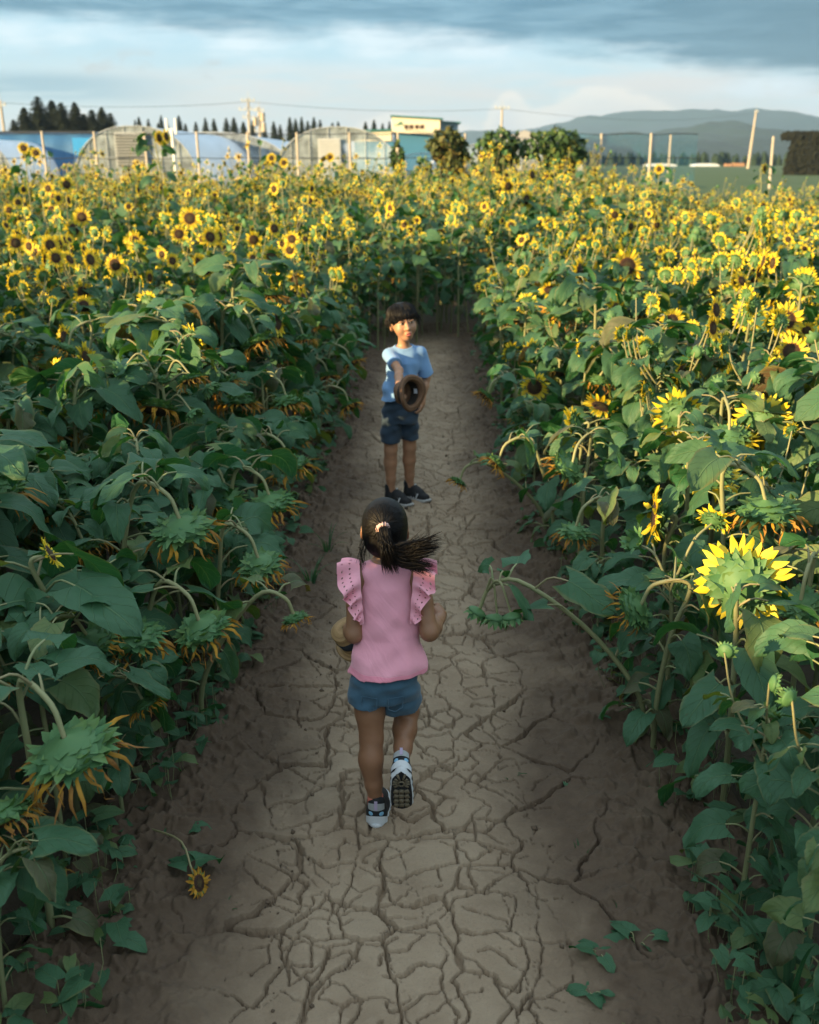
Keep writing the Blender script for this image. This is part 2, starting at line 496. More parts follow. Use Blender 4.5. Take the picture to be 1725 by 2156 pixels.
# conifers: individual trees with a trunk and a crown of many small sprays
M_CONIF = forest_mat('conifer_needles', (.010, .024, .010), (.032, .060, .022), 2.5)
M_BARK = plain('bark', (.10, .07, .05), .9)
M_WOOD = forest_mat('far_wood', (.010, .026, .014), (.026, .055, .026), .2)
def conifer_mesh(seed, h, wd, n=900):
    rg = np.random.default_rng(seed); b = MB()
    t = rg.random(n) ** .8; an = rg.uniform(0, 6.283, n)
    r = wd * (1 - t) ** .75 * (.55 + .45 * rg.random(n)) * (1 + .22 * np.sin(an * 3 + seed) * np.sin(t * 17 + seed)) + .05
    z = h * (.10 + .90 * t)
    s = rg.uniform(.28, .60, n) * (1.15 - t * .75) * wd / 1.6
    C = np.stack([r * np.cos(an), r * np.sin(an), z], -1)
    out = np.stack([np.cos(an), np.sin(an), rg.uniform(-.5, .35, n)], -1)
    side = np.stack([-np.sin(an), np.cos(an), rg.uniform(-.4, .4, n)], -1)
    V = np.stack([C - side * s[:, None] * .6, C + out * s[:, None] * .5 - side * s[:, None] * .1, C + side * s[:, None] * .6, C - out * s[:, None] * .5 + np.array([0, 0, .35]) * s[:, None]], 1).reshape(-1, 3)
    b.add(V, np.arange(n * 4).reshape(-1, 4))
    m = 60; zz = np.linspace(0, 1, 9); aa = np.linspace(0, 2 * math.pi, 12)
    Zg, Ag = np.meshgrid(zz, aa, indexing='ij')
    rr = wd * .62 * (1 - Zg) ** .8 * (1 + .15 * np.sin(Ag * 4 + Zg * 9)) + .01
    b.grid(np.stack([rr * np.cos(Ag), rr * np.sin(Ag), h * (.12 + .85 * Zg)], -1))
    return b
CON = []
for i, (h, w) in enumerate(((10, 1.7), (10, 2.1), (10, 1.45), (10, 2.6))):
    tb = MB(); tb.tube([(0, 0, 0), (0, 0, 5), (0, 0, 9.6)], [.25, .16, .03], 6)
    CON.append((conifer_mesh(40 + i, h, w).mesh('crown', [M_CONIF], False), tb.mesh('trunk', [M_BARK])))
def conifer(px, top, Y, wpx, k, label, group):
    p = at(px, top, Y); s = p.z / 10
    t = tag(empty('conifer_tree', (p.x, Y, -.05)), label, 'tree', group)
    wk = wpx / 2096 * Y / (2 * (1.7, 2.1, 1.45, 2.6)[k])
    t.scale = (wk, wk, s); t.rotation_euler[2] = px * .7
    put('crown', CON[k][0], t); put('trunk', CON[k][1], t)
rg = np.random.default_rng(8)
for i, (px, top, wpx) in enumerate(((28, 252, 30), (50, 226, 36), (78, 203, 44), (108, 212, 40), (131, 228, 34), (156, 215, 34), (128, 216, 40), (176, 240, 40), (193, 231, 36), (214, 226, 34), (232, 238, 32), (100, 238, 60), (160, 246, 60))):
    conifer(px, top, 150 + (i % 4) * 5, wpx * 2.5, i % 4, 'dark conifer in the tall clump behind the blue net tunnel on the left', 'conifers in the left clump')
for i, (px, top, wpx) in enumerate(((284, 252, 14), (292, 246, 18), (312, 250, 18), (333, 259, 20), (339, 243, 16), (352, 258, 18), (376, 243, 20), (390, 260, 18), (412, 256, 18), (432, 248, 20), (450, 250, 20), (476, 248, 22), (492, 247, 24), (512, 256, 22), (532, 254, 20), (556, 258, 16), (576, 256, 20), (590, 262, 18), (610, 247, 20), (622, 250, 18), (635, 246, 18), (648, 254, 20), (661, 247, 20), (674, 252, 18), (700, 258, 18), (712, 256, 18))):
    conifer(px, top, 205 + (i % 3) * 6, wpx * 2.0, i % 3, 'small far conifer in the broken row behind the pale greenhouse roofs', 'conifers behind the greenhouses')
for px, top, wpx in ((770, 256, 20), (788, 252, 20), (806, 259, 16), (820, 255, 14)):
    conifer(px, top, 215, wpx * 1.9, 1, 'small far conifer close beside the cream warehouse with the green roof edge', 'conifers beside the warehouse')

def far_wood(name, px0, px1, top, Y, seed, h0=.7):
    """a wood that reads as one mass"""
    rg = np.random.default_rng(seed); b = MB()
    x0, x1 = at(px0, 340, Y).x, at(px1, 340, Y).x
    H = at(1000, top, Y).z
    x = x0
    while x < x1:
        h = H * rg.uniform(h0, 1.05); w = H * rg.uniform(.18, .32); y = Y + rg.uniform(-6, 6)
        k = 9; zz = np.linspace(0, 1, 6); aa = np.linspace(0, 2 * math.pi, k)
        Zg, Ag = np.meshgrid(zz, aa, indexing='ij')
        rr = w * np.sqrt(np.clip(1 - Zg, 0, 1)) * rg.uniform(.75, 1.25, Zg.shape)
        b.grid(np.stack([x + rr * np.cos(Ag), y + rr * np.sin(Ag), h * Zg - .1], -1))
        x += w * rg.uniform(.5, .9)
    return tag(b.build(name, M_WOOD, None, True), kind='stuff')
far_wood('treeline', 1225, 1720, 318, 380, 3)
far_wood('woods', 980, 1360, 326, 560, 4)
# the tall clipped hedge of conifers at the right edge
def hedge():
    rg = np.random.default_rng(6); b = MB(); Y = 150
    x0 = at(1655, 340, Y).x; n = 3800
    H = at(1700, 284, Y).z
    X = x0 + 16 * rg.random(n); Z = H * rg.random(n); Yy = Y + rg.uniform(-.2, .5, n)
    X = np.where(X < x0 + 2.5, x0 + (X - x0) * 1 + Z * .16, X); topm = rg.random(n) < .3; Z = np.where(topm, H * rg.uniform(.93, 1.03, n), Z); Yy = np.where(topm, Y + 4 * rg.random(n), Yy)
    s = rg.uniform(.25, .6, n); a = rg.uniform(0, 6.28, n)
    C = np.stack([X, Yy, Z], -1); u = np.stack([np.cos(a), rg.uniform(-.5, .5, n), np.sin(a)], -1) * s[:, None]; w = np.stack([-np.sin(a), rg.uniform(-.5, .5, n), np.cos(a)], -1) * s[:, None]
    b.add(np.stack([C - u, C - w, C + u, C + w], 1).reshape(-1, 3), np.arange(4 * n).reshape(-1, 4))
    b.box((x0 + 9, Y + 2.2, H / 2), (14, 3.4, H * .97))
    t = tag(empty('tall_hedge', (0, 0, 0)), 'tall dark brown green clipped hedge at the far right edge of the field', 'hedge')
    b.build('foliage', forest_mat('hedge_leaves', (.012, .016, .007), (.030, .034, .013), 1.5), t, False)
hedge()

# ------------------------------------------------------------------ haze
def haze():
    b = MB(); b.box((0, 1995, 111), (7000, 5000, 226))
    def f(n):
        v = n.new('ShaderNodeVolumePrincipled')
        v.inputs['Color'].default_value = (.46, .70, .95, 1)
        v.inputs['Density'].default_value = HAZE
        v.inputs['Anisotropy'].default_value = .2
        return v.outputs[0]
    m = bpy.data.materials.new('air'); m.use_nodes = True
    n = NT(m.node_tree); o = n.new('ShaderNodeOutputMaterial'); n.t.links.new(f(n), o.inputs['Volume'])
    tag(b.build('haze', m, None, False), kind='stuff')
HAZE = 1.9e-4
if HAZE: haze()

# ------------------------------------------------------------------ greenhouses, warehouse, net fence, poles
def film(name, col, alpha, rough=.35):
    def f(n):
        tc = n.new('ShaderNodeTexCoord').outputs['Object']
        k = n.noise(n.vmul(tc, (1, .3, 1)), 1.2, 5, .6)
        c = n.mix(k, tuple(v * .80 for v in col), tuple(min(1, v * 1.12) for v in col))
        sh = n.bsdf(c, rough)
        tr = n.new('ShaderNodeBsdfTransparent').outputs[0]
        x = n.new('ShaderNodeMixShader'); n.put(x.inputs[0], n.m('MULTIPLY', n.step(k, .1, .9), alpha * 1.25) if alpha < 1 else 1.0)
        n.t.links.new(tr, x.inputs[1]); n.t.links.new(sh, x.inputs[2])
        return x.outputs[0]
    return mat(name, f)
M_FILM = film('clear_film', (.58, .68, .76), .62); M_ROOF = film('white_film', (.70, .76, .84), 1.0)
M_BLUE = film('blue_net', (.030, .130, .290), 1.0, .7); M_STEEL = plain('galvanised_steel', (.46, .50, .53), .45, .1)
M_POST = plain('weathered_post', (.50, .44, .36), .7, .25, 6); M_PINK = film('pink_sheet', (.55, .34, .36), .85, .6)
M_NET = film('dark_net', (.03, .07, .10), .10, .8); M_WIRE = plain('wire', (.03, .035, .04), .5)
M_CONC = plain('concrete_pole', (.46, .40, .32), .85, .15, 3)
M_LOUV = plain('louvre_grey', (.52, .54, .55), .6); M_DK = plain('dark_shutter', (.10, .11, .12), .7)

def arch(w, h, k=22, wall=.28):
    a = np.linspace(math.pi, 0, k)
    return np.stack([w / 2 * np.sign(np.cos(a)) * np.abs(np.cos(a)) ** .86, h * (wall * np.clip(np.sin(a) * 6, 0, 1) + (1 - wall) * np.sin(a) ** .9)], -1)
def greenhouse(px_c, px_w, top, Y, length, label, louver=None, roof=M_ROOF, door=True):
    c = at(px_c, 335, Y); w = px_w / 2096 * Y; h = at(px_c, top, Y).z
    t = tag(empty('polytunnel', (c.x, Y, 0)), label, 'greenhouse')
    A = arch(w, h)
    ys = np.linspace(0, length, 9)
    P = np.stack([np.repeat(A[None, :, 0], 9, 0), np.repeat(ys[:, None], len(A), 1), np.repeat(A[None, :, 1], 9, 0)], -1)
    b = MB(); b.grid(P[:2] if False else P); b.build('cover', roof, t)
    e = MB(); n = len(A)
    e.add(np.vstack([np.stack([A[:, 0], np.full(n, -.01), A[:, 1]], -1), np.stack([A[:, 0], np.full(n, -.01), np.zeros(n)], -1)]), [(i, i + 1, n + i + 1, n + i) for i in range(n - 1)])
    e.build('end_wall', M_FILM, t, False)
    f = MB(); f.tube(np.stack([A[:, 0], np.full(n, -.05), A[:, 1]], -1), .022, 5)
    for x in np.linspace(-w * .36, w * .36, 6):
        zt = np.interp(x, A[:, 0], A[:, 1]); f.tube([(x, -.04, 0), (x, -.04, zt)], .016, 5)
    for z in (h * .32, h * .62):
        xs = w / 2 * math.sqrt(max(0, 1 - (z / h) ** 2)) * .97; f.tube([(-xs, -.05, z), (xs, -.05, z)], .014, 5)
    f.build('frame', M_STEEL, t)
    s = MB(); s.add([(-w * .47, -.06, 0), (w * .47, -.06, 0), (w * .47, -.06, h * .17), (-w * .47, -.06, h * .17)], [(0, 1, 2, 3)]); s.build('skirt', M_PINK, t, False)
    if louver:
        lx, lw, z0, z1, m = louver
        v = MB(); v.box((lx, -.12, (z0 + z1) / 2), (lw, .06, z1 - z0))
        v2 = MB()
        for z in np.arange(z0 + .06, z1 - .03, .12): v2.box((lx, -.17, z), (lw * .92, .05, .07))
        o = v.build('vent_frame', M_STEEL, t, False); v2.build('louvre', m, o, False)
    return t
greenhouse(285, 246, 265, 46, 42, 'clear fronted polytunnel with a dark shuttered vent, standing beside the blue net tunnel', (-.12, 1.35, 1.75, 3.15, M_DK))
greenhouse(712, 256, 267, 46, 30, 'clear fronted polytunnel with a pale louvred vent, left of the vine covered posts', (-.35, 1.0, 1.7, 2.9, M_LOUV))
greenhouse(-62, 172, 292, 46, 30, 'low clear polytunnel cut off by the left edge, before the blue net')
greenhouse(1075, 300, 296, 62, 30, 'white plastic tunnel half hidden behind the vine covered posts')
greenhouse(445, 330, 278, 62, 34, 'long pale blue white tunnel lying between the two clear fronted polytunnels')
greenhouse(900, 190, 322, 58, 8, 'low white tunnel just below the cream and blue warehouse')
def blue_tunnel():
    Y = 52; x0, x1 = at(-60, 335, Y).x, at(205, 335, Y).x; h = at(100, 278, Y).z
    t = tag(empty('net_tunnel', ((x0 + x1) / 2, Y, 0)), 'long flat topped tunnel clad in deep blue netting at the left', 'greenhouse')
    w = x1 - x0; b = MB()
    prof = np.array([(0, 0), (.02, h * .8), (.35, h * .97), (.9, h), (3.5, h * 1.02), (4.2, h * .7), (4.2, 0)])
    xs = np.linspace(-w / 2, w / 2, 26); X = np.repeat(xs[:, None], len(prof), 1)
    Yp = np.repeat(prof[None, :, 0], 26, 0) + .05 * np.sin(X * 5); Zp = np.repeat(prof[None, :, 1], 26, 0)
    b.grid(np.stack([X, Yp, Zp], -1)); b.build('netting', M_BLUE, t)
    p = MB(); pw = 64 / 2096 * Y; pc = at(192, 335, Y).x - (x0 + x1) / 2
    p.box((w / 2 - .55, -.08, h * .47), (1.1, .03, h * .90)); p.build('blue_sheet', plain('blue_sheet', (.02, .26, .58), .5), t, False)
    f = MB(); f.tube([(-w / 2, .3, h), (w / 2, .3, h)], .05, 5)
    f.build('ridge_rail', M_WIRE, t)
blue_tunnel()

def warehouse():
    Y = 200; k = Y / 2096
    c = at(826, 335, Y); g = lambda px: (px - 826) * k
    z = lambda py: at(826, py, Y).z
    t = tag(empty('warehouse', (c.x, Y, 0)), 'cream warehouse with green roof edge, green emblem and four brown windows', 'building')
    cream = plain('cream_cladding', (.78, .70, .54), .7, .06, .4); green = plain('green_trim', (.03, .15, .13), .5)
    blue = plain('blue_cladding', (.05, .20, .36), .6, .08, .4); grey = plain('grey_cladding', (.17, .24, .30), .6)
    brown = plain('brown_shutter', (.13, .060, .025), .6); dark = plain('dark_lettering', (.05, .05, .05), .7)
    W = g(920)
    def wallp(name, x0, x1, zb0, zb1, zt0, zt1, dep, m, y=0):
        b = MB(); v = [(x0, y, zb0), (x1, y, zb1), (x1, y, zt1), (x0, y, zt0)]
        v += [(q[0], y + dep, q[2]) for q in v]
        b.add(v, [(0, 1, 2, 3), (1, 5, 6, 2), (5, 4, 7, 6), (4, 0, 3, 7), (3, 2, 6, 7), (0, 4, 5, 1)]); return b.build(name, m, t, False)
    wallp('wall', 0, W, z(278), z(286), z(246), z(252), 14, cream, -1.2)
    wallp('lower_wall', .4, W + 2.2, 0, 0, z(277), z(286), 13, blue, 0)
    wallp('roof_edge', -.25, W + .55, z(246.5), z(252.5), z(243), z(249.3), 14.6, green, -1.5)
    wallp('rear_wing', W, g(956), 0, 0, z(257), z(259), 12, grey, 1.2)
    wallp('rear_roof', W, g(962), z(257), z(259), z(254), z(256.5), 13, green, .6)
    wallp('annexe', g(748), -.1, z(297), z(297), z(279), z(276), 10, cream, -.6)
    wallp('annexe_roof', g(746), -.05, z(279), z(276), z(274.5), z(271.5), 10.5, green, -.9)
    wallp('annexe_lower_wall', g(752), .3, 0, 0, z(297.2), z(297.2), 9, blue, -.3)
    for px in (854, 864, 874, 884):
        w = MB(); w.box((g(px + (1 if px > 870 else 0)), -1.24, z(267.5)), (7.6 * k, .08, 7.6 * k))
        o = w.build('window', brown, t, False)
        q = MB(); q.box((g(px + (1 if px > 870 else 0)) - .12 * 1, -1.30, z(267.5)), (5.0 * k, .04, 6.4 * k)); q.build('shutter', plain('shutter_dark', (.055, .03, .018), .6), o, False)
    # the green emblem: a slanted stroke and an open peak, with a small block at its left
    e = MB()
    def poly(pts, y=-1.26):
        n = len(pts); v = [(g(a), y, z(b)) for a, b in pts] + [(g(a), y + .06, z(b)) for a, b in pts]
        e.add(v[:4] if n == 4 else v[:n], [tuple(range(n))])
    poly([(834.5, 265), (837, 265), (843.5, 257), (841, 257)]); poly([(832, 265), (836.5, 265), (836.5, 262.6), (831, 262.6)])
    poly([(839, 265), (841.2, 265), (846.5, 258.4), (844.6, 256.6)]); poly([(844.6, 256.6), (843.8, 260.2), (847.6, 265), (850, 265)])
    poly([(842.8, 262.8), (844.2, 260.6), (846.6, 263.4), (844.2, 262.0)])
    e.build('emblem', plain('emblem_green', (.02, .22, .12), .5), t, False)
    l = MB(); rg = np.random.default_rng(2)
    for i in range(9):
        px = 855 + i * 6.2; py = 274.5 + i * .75
        for j in range(3): l.box((g(px) + rg.uniform(-.09, .09), -1.25, z(py) + (j - 1) * .11), (rg.uniform(.12, .27), .04, .055))
        l.box((g(px) + rg.uniform(-.08, .08), -1.25, z(py)), (.06, .05, .34))
    l.build('lettering', dark, t, False)
warehouse()

def shed():
    Y = 75; c = at(1110, 335, Y); k = Y / 2096; z = lambda py: at(1110, py, Y).z
    t = tag(empty('glasshouse', (c.x, Y, 0)), 'pale glazed shed with a pointed tan roof behind the vine covered posts', 'greenhouse')
    w = 84 * k; d = 5
    b = MB(); b.box((0, d / 2, z(291) / 2), (w, d, z(291))); b.build('wall', M_LOUV, t, False)
    r = MB(); h0, h1 = z(291), z(272)
    r.add([(-w * .54, -.2, h0), (w * .54, -.2, h0), (w * .54, d, h0), (-w * .54, d, h0), (0, d * .45, h1)], [(0, 1, 4), (1, 2, 4), (2, 3, 4), (3, 0, 4)]); r.build('roof', plain('tan_roof', (.44, .38, .28), .7), t, False)
    f = MB()
    for x in np.linspace(-w / 2, w / 2, 8): f.box((x, -.03, h0 / 2), (.06, .05, h0))
    for zz in (h0 * .35, h0 * .68, h0 * .97): f.box((0, -.05, zz), (w, .05, .06))
    f.build('frame', plain('white_frame', (.72, .72, .70), .5), t, False)
shed()

# net fence on tall posts behind the field
def net_fence():
    Y = 34
    t = tag(empty('net_fence', (0, Y, 0)), 'see through dark bird net strung on tall weathered posts behind the sunflowers', 'fence')
    for px, top in ((88, 276), (198, 277), (304, 278), (414, 277), (521, 278), (625, 279), (736, 279), (838, 279), (980, 281), (1267, 281), (1372, 280)):
        p = at(px, top, Y); b = MB(); b.tube([(p.x, 0, -.1), (p.x + .02, 0, p.z * .5), (p.x, 0, p.z)], [.046, .042, .038], 7); b.build('post', M_POST, t)
    z1, z0 = at(860, 281, Y).z, at(860, 332, Y).z
    for pa, pb, nm in ((-60, 980, 'net'), (1180, 1470, 'net')):
        xa, xb = at(pa, 300, Y).x, at(pb, 300, Y).x; xs = np.linspace(xa, xb, 30); zs = np.linspace(.2, z1, 5)
        X, Z = np.meshgrid(xs, zs, indexing='ij'); b = MB()
        b.grid(np.stack([X, .07 + .03 * np.sin(X * 3), Z - .03 * np.sin(X * 1.8) ** 2], -1)); b.build(nm, M_NET if pb < 1000 else film('blue_bird_net', (.03, .16, .26), .42, .8), t)
        for zz in (z1, z0):
            w = MB(); w.tube([(x, .07, zz - .03 * math.sin(x * 1.8) ** 2) for x in xs], .013, 4); w.build('wire', M_WIRE, t)
net_fence()
for px, top, bot, Y, lab in ((1413, 284, 345, 90, 'slim pale post in the green field, left of the tall leaning pole'), (1629, 287, 352, 80, 'slim pale post in the green field, right of the tall leaning pole')):
    p = at(px, top, Y); q = at(px - 4, bot, Y); b = MB(); b.tube([(q.x, Y, -.1), (p.x, Y, p.z)], [.10, .09], 7)
    d = MB(); o = b.build('field_post', M_POST); tag(o, lab, 'post')
def lamp_post():
    Y = 33; p = at(361, 262, Y); zt = at(361, 256, Y).z
    t = tag(empty('lamp_post', (p.x, Y, 0)), 'white post topped by two upright white tubes among the tall sunflowers', 'lamp')
    wm = plain('white_paint', (.82, .82, .80), .4, .04)
    b = MB(); b.tube([(.08, 0, -.1), (0, 0, p.z - .15)], [.055, .05], 8); b.build('post', wm, t)
    b = MB(); b.box((0, 0, p.z - .15), (.34, .06, .06)); b.build('bracket', wm, t, False)
    for s in (-1, 1):
        b = MB(); b.tube([(s * .14, 0, p.z - .28), (s * .14, 0, p.z + .17)], .042, 8); b.build('tube', wm, t)
lamp_post()

def utility_pole(px, top, Y, lean, label, arms, gear=False, thick=.16):
    p = at(px, top, Y); h = p.z
    t = tag(empty('utility_pole', (p.x - lean, Y, 0)), label, 'utility pole')
    b = MB(); b.tube([(0, 0, -.2), (lean * .5, 0, h * .5), (lean, 0, h)], [thick * 1.25, thick, thick * .7], 8); b.build('pole', M_CONC, t)
    for f, w in arms:
        a = MB(); a.box((lean * f, -.2, h * f), (w, .12, .12)); o = a.build('crossarm', M_STEEL, t, False)
        i = MB()
        for q in np.linspace(-w / 2 + .1, w / 2 - .1, 4): i.tube([(lean * f + q, -.2, h * f + .06), (lean * f + q, -.2, h * f + .16), (lean * f + q, -.2, h * f + .34)], [.05, .11, .06], 6)
        i.build('insulator', M_LOUV, o)
    if gear:
        for q, f in ((-.5, .80), (.5, .72), (.4, .86)):
            c = MB(); c.tube([(lean * f + q, -.1, h * f - .5), (lean * f + q, -.1, h * f + .5)], [.28, .28], 9); c.build('transformer', M_CONC, t)
    r = MB(); r.tube([(lean, 0, h), (lean, 0, h + h * .10)], .03, 5); r.build('rod', M_STEEL, t)
utility_pole(523, 208, 125, 0.1, 'tall utility pole with two crossarms over the roof of the pale tunnel', ((.97, 1.6), (.86, 2.2), (.76, 1.4)), False, .17)
utility_pole(546, 226, 128, 0.05, 'utility pole crowded with transformers, next to the taller one', ((.95, 1.2), (.84, 1.5), (.66, 1.3)), True, .2)
utility_pole(1058, 226, 140, 0.1, 'lone utility pole with one crossarm, right of the warehouse', ((.985, 1.9),), False, .17)
utility_pole(1593, 232, 255, .55, 'tall brown pole leaning right against the mountains', ((.97, .9),), False, .30)
utility_pole(1, 212, 110, 0.0, 'utility pole cut by the left edge beside the dark conifers', ((.94, 1.2),), False, .17)
def power_line(a, b_, sag, label):
    b = MB(); P = [Vector(a).lerp(Vector(b_), k / 24) - Vector((0, 0, sag * 4 * (k / 24) * (1 - k / 24))) for k in range(25)]
    b.tube(P, .018, 4); tag(b.build('power_line', M_WIRE), label, 'cable')
power_line(at(1, 216, 110), at(523, 214, 125), .5, 'thin cable from the left edge pole to the pole with two crossarms')
power_line(at(523, 214, 125), at(1058, 229, 140), .6, 'thin cable strung between the transformer poles and the lone pole')
power_line(at(1058, 229, 140), at(1593, 236, 255), 1.6, 'thin cable from the lone pole across to the leaning brown pole')
for i, (px, w, lab) in enumerate(((1395, 60, 'left of the two'), (1490, 50, 'right of the two'))):
    Y = 330; p = at(px, 340, Y); A = arch(w / 2096 * Y, .85, 12); b = MB()
    P = np.stack([np.stack([A[:, 0] + p.x, np.full(12, Y + q), A[:, 1]], -1) for q in (0, 6)]); b.grid(P)
    b.add(np.vstack([P[0], [(p.x, Y, 0)]]), [(j, j + 1, 12) for j in range(11)])
    tag(b.build('low_tunnel', M_ROOF), 'tiny white tunnel before the dark treeline, %s there' % lab, 'greenhouse')
p = at(1555, 341, 330); b = MB(); b.box((p.x, 330, .5), (3.4, 2.0, 1.0)); b.box((p.x - 3.2, 330, .4), (2, 1.6, .8)); tag(b.build('orange_shelter', plain('orange_sheet', (.40, .22, .12), .6), None, False), 'low orange shelter at the foot of the leaning brown pole', 'shed')

# posts smothered in climbing vine
def leafy(name_mats, blobs, n, s, seed):
    rg = np.random.default_rng(seed); b = MB()
    tot = sum(q[3] * q[4] * q[5] for q in blobs)
    for (cx, cy, cz, rx, ry, rz) in blobs:
        k = int(n * rx * ry * rz / tot) + 40
        d = rg.normal(size=(k, 3)); d /= np.linalg.norm(d, axis=1)[:, None]
        r = rg.uniform(.55, 1.08, k) ** .6 * (1 + .18 * np.sin(d[:, 0] * 7 + d[:, 2] * 5 + seed))
        C = np.array([cx, cy, cz]) + d * r[:, None] * np.array([rx, ry, rz])
        q = s * rg.uniform(.6, 1.4, k); u = rg.normal(size=(k, 3)); u /= np.linalg.norm(u, axis=1)[:, None]
        w = np.cross(u, d + rg.normal(size=(k, 3)) * .6); w /= np.linalg.norm(w, axis=1)[:, None] + 1e-6
        V = np.stack([C - u * q[:, None], C - w * q[:, None] * .6, C + u * q[:, None], C + w * q[:, None] * .6], 1).reshape(-1, 3)
        b.add(V, np.arange(4 * k).reshape(-1, 4), 0, None, np.repeat(rg.random(k), 4))
    return b
def vine_mat(name, a, c, d):
    def f(n):
        t = n.new('ShaderNodeAttribute', attribute_name='tint').outputs['Fac']
        tc = n.new('ShaderNodeTexCoord').outputs['Object']
        col = n.mix(n.step(n.noise(tc, 1.6, 3), .35, .65), a, c); col = n.mix(n.step(t, .7, .95), col, d)
        return n.bsdf(col, .7)
    return mat(name, f)
VM1 = vine_mat('vine_green', (.025, .065, .020), (.060, .125, .030), (.13, .16, .04)); VM2 = vine_mat('vine_autumn', (.035, .062, .016), (.11, .125, .03), (.16, .11, .02))
def vine_post(px, top, bot, wpx, Y, label, m, seed, flare=0, n=1500):
    c = at(px, 335, Y); k = Y / 2096; h = at(px, top, Y).z; zb = max(0, at(px, bot, Y).z)
    t = tag(empty('vine_covered_post', (c.x, Y, 0)), label, 'climbing vine')
    w = wpx * k / 2
    rg = np.random.default_rng(seed); bl = []
    for i in range(7):
        f = i / 6; ww = w * (1 + flare * (f - .5) * 1.4) * rg.uniform(.8, 1.05)
        bl.append((rg.uniform(-.25, .25) * w, rg.uniform(-.15, .15), h * (.04 + .88 * f), ww, ww * .7, h * .13))
    if flare: bl.append((-w * 1.0, 0, h * .86, w * .6, w * .4, h * .12)); bl.append((w * .85, 0, h * .84, w * .5, w * .4, h * .16))
    leafy(None, bl, n, .10, seed).build('foliage', m, t, False)
    b = MB(); b.tube([(0, 0, -.1), (0, 0, h * .97)], .07, 6); b.build('post', M_POST, t)
vine_post(838, 306, 366, 18, 33, 'thin vine covered post, narrow as a spire, left of the warehouse', VM1, 1, -.4, 900)
vine_post(946, 283, 366, 50, 33, 'vine covered post with yellowing leaves and a wide head below the warehouse', VM2, 2, .75, 1700)
vine_post(1056, 284, 366, 66, 33, 'broad deep green vine column left of the wider twin column', VM1, 3, .1, 2200)
vine_post(1172, 281, 366, 88, 33, 'widest vine column with an uneven top, before the mountains', VM1, 4, .2, 2600)
for px, top, w, s, lab in ((890, 340, 44, 5, 'low green bush between the spire shaped vine and the yellowing one'), (1005, 336, 46, 6, 'low green bush between the yellowing vine and the deep green column')):
    Y = 32.5; c = at(px, 335, Y); h = at(px, top, Y).z; ww = w * Y / 2096 / 2
    t = tag(empty('bush', (c.x, Y, 0)), lab, 'bush'); leafy(None, [(0, 0, h * .5, ww, ww * .8, h * .5), (ww * .4, 0, h * .7, ww * .5, ww * .5, h * .32)], 700, .09, s).build('foliage', VM1, t, False)
# ------------------------------------------------------------------ sunflowers
def leaf_material():
    def f(n):
        t = n.new('ShaderNodeAttribute', attribute_name='tint').outputs['Fac']
        uvn = n.new('ShaderNodeUVMap'); u, v, _ = n.sep(uvn.outputs[0])
        tc = n.new('ShaderNodeTexCoord').outputs['Object']
        rnd = n.new('ShaderNodeObjectInfo').outputs['Random']
        a = n.noise(tc, 30, 4, .65); big = n.noise(tc, 5, 3)
        green = n.mix(n.m('MULTIPLY', n.m('ADD', a, big), .5), (.015, .084, .046), (.050, .165, .072))
        yel = n.mix(a, (.085, .160, .035), (.19, .21, .055)); dry = n.mix(a, (.055, .036, .020), (.15, .105, .055))
        col = n.mix(n.step(t, .55, .86), green, yel); col = n.mix(n.step(t, .90, .97), col, dry)
        # veins: a pale midrib and slanted side veins
        av = n.m('ABSOLUTE', n.m('SUBTRACT', v, .5))
        rib = n.m('SUBTRACT', 1.0, n.step(av, .008, .030))
        sv = n.m('ABSOLUTE', n.m('SUBTRACT', n.m('FRACT', n.m('MULTIPLY', n.m('SUBTRACT', u, n.m('MULTIPLY', av, .75)), 6.0)), .5))
        sv = n.m('MULTIPLY', n.m('SUBTRACT', 1.0, n.step(sv, .02, .075)), .45)
        vein = n.m('MAXIMUM', rib, sv)
        col = n.mix(n.m('MULTIPLY', vein, .6), col, (.15, .27, .12))
        edge = n.m('MULTIPLY', n.step(n.m('ADD', av, n.m('MULTIPLY', n.m('SUBTRACT', big, .5), .25)), .40, .49), n.step(t, .15, .5)); col = n.mix(n.m('MULTIPLY', edge, .65), col, (.20, .17, .055))
        spots = n.m('MULTIPLY', n.step(n.noise(tc, 55, 3, .7), .66, .72), n.step(t, .25, .45))
        col = n.mix(n.m('MULTIPLY', spots, .7), col, (.10, .09, .045))
        geo = n.new('ShaderNodeNewGeometry').outputs['Backfacing']
        col = n.mix(n.m('MULTIPLY', geo, .35), col, (.10, .18, .10))
        h = n.m('SUBTRACT', n.m('MULTIPLY', a, .4), n.m('MULTIPLY', vein, .8))
        nb = n.bump(h, .7, .008)
        p = n.new('ShaderNodeBsdfPrincipled'); n.put(p.inputs['Base Color'], col); p.inputs['Roughness'].default_value = .55; n.put(p.inputs['Normal'], nb)
        p.inputs['Specular IOR Level'].default_value = .30
        tl = n.new('ShaderNodeBsdfTranslucent'); n.put(tl.inputs[0], n.mix(1.0, col, (1.5, 1.45, .35), 'MULTIPLY'))
        x = n.new('ShaderNodeMixShader'); x.inputs[0].default_value = .28
        n.t.links.new(p.outputs[0], x.inputs[1]); n.t.links.new(tl.outputs[0], x.inputs[2])
        return x.outputs[0]
    return mat('sunflower_leaf', f)
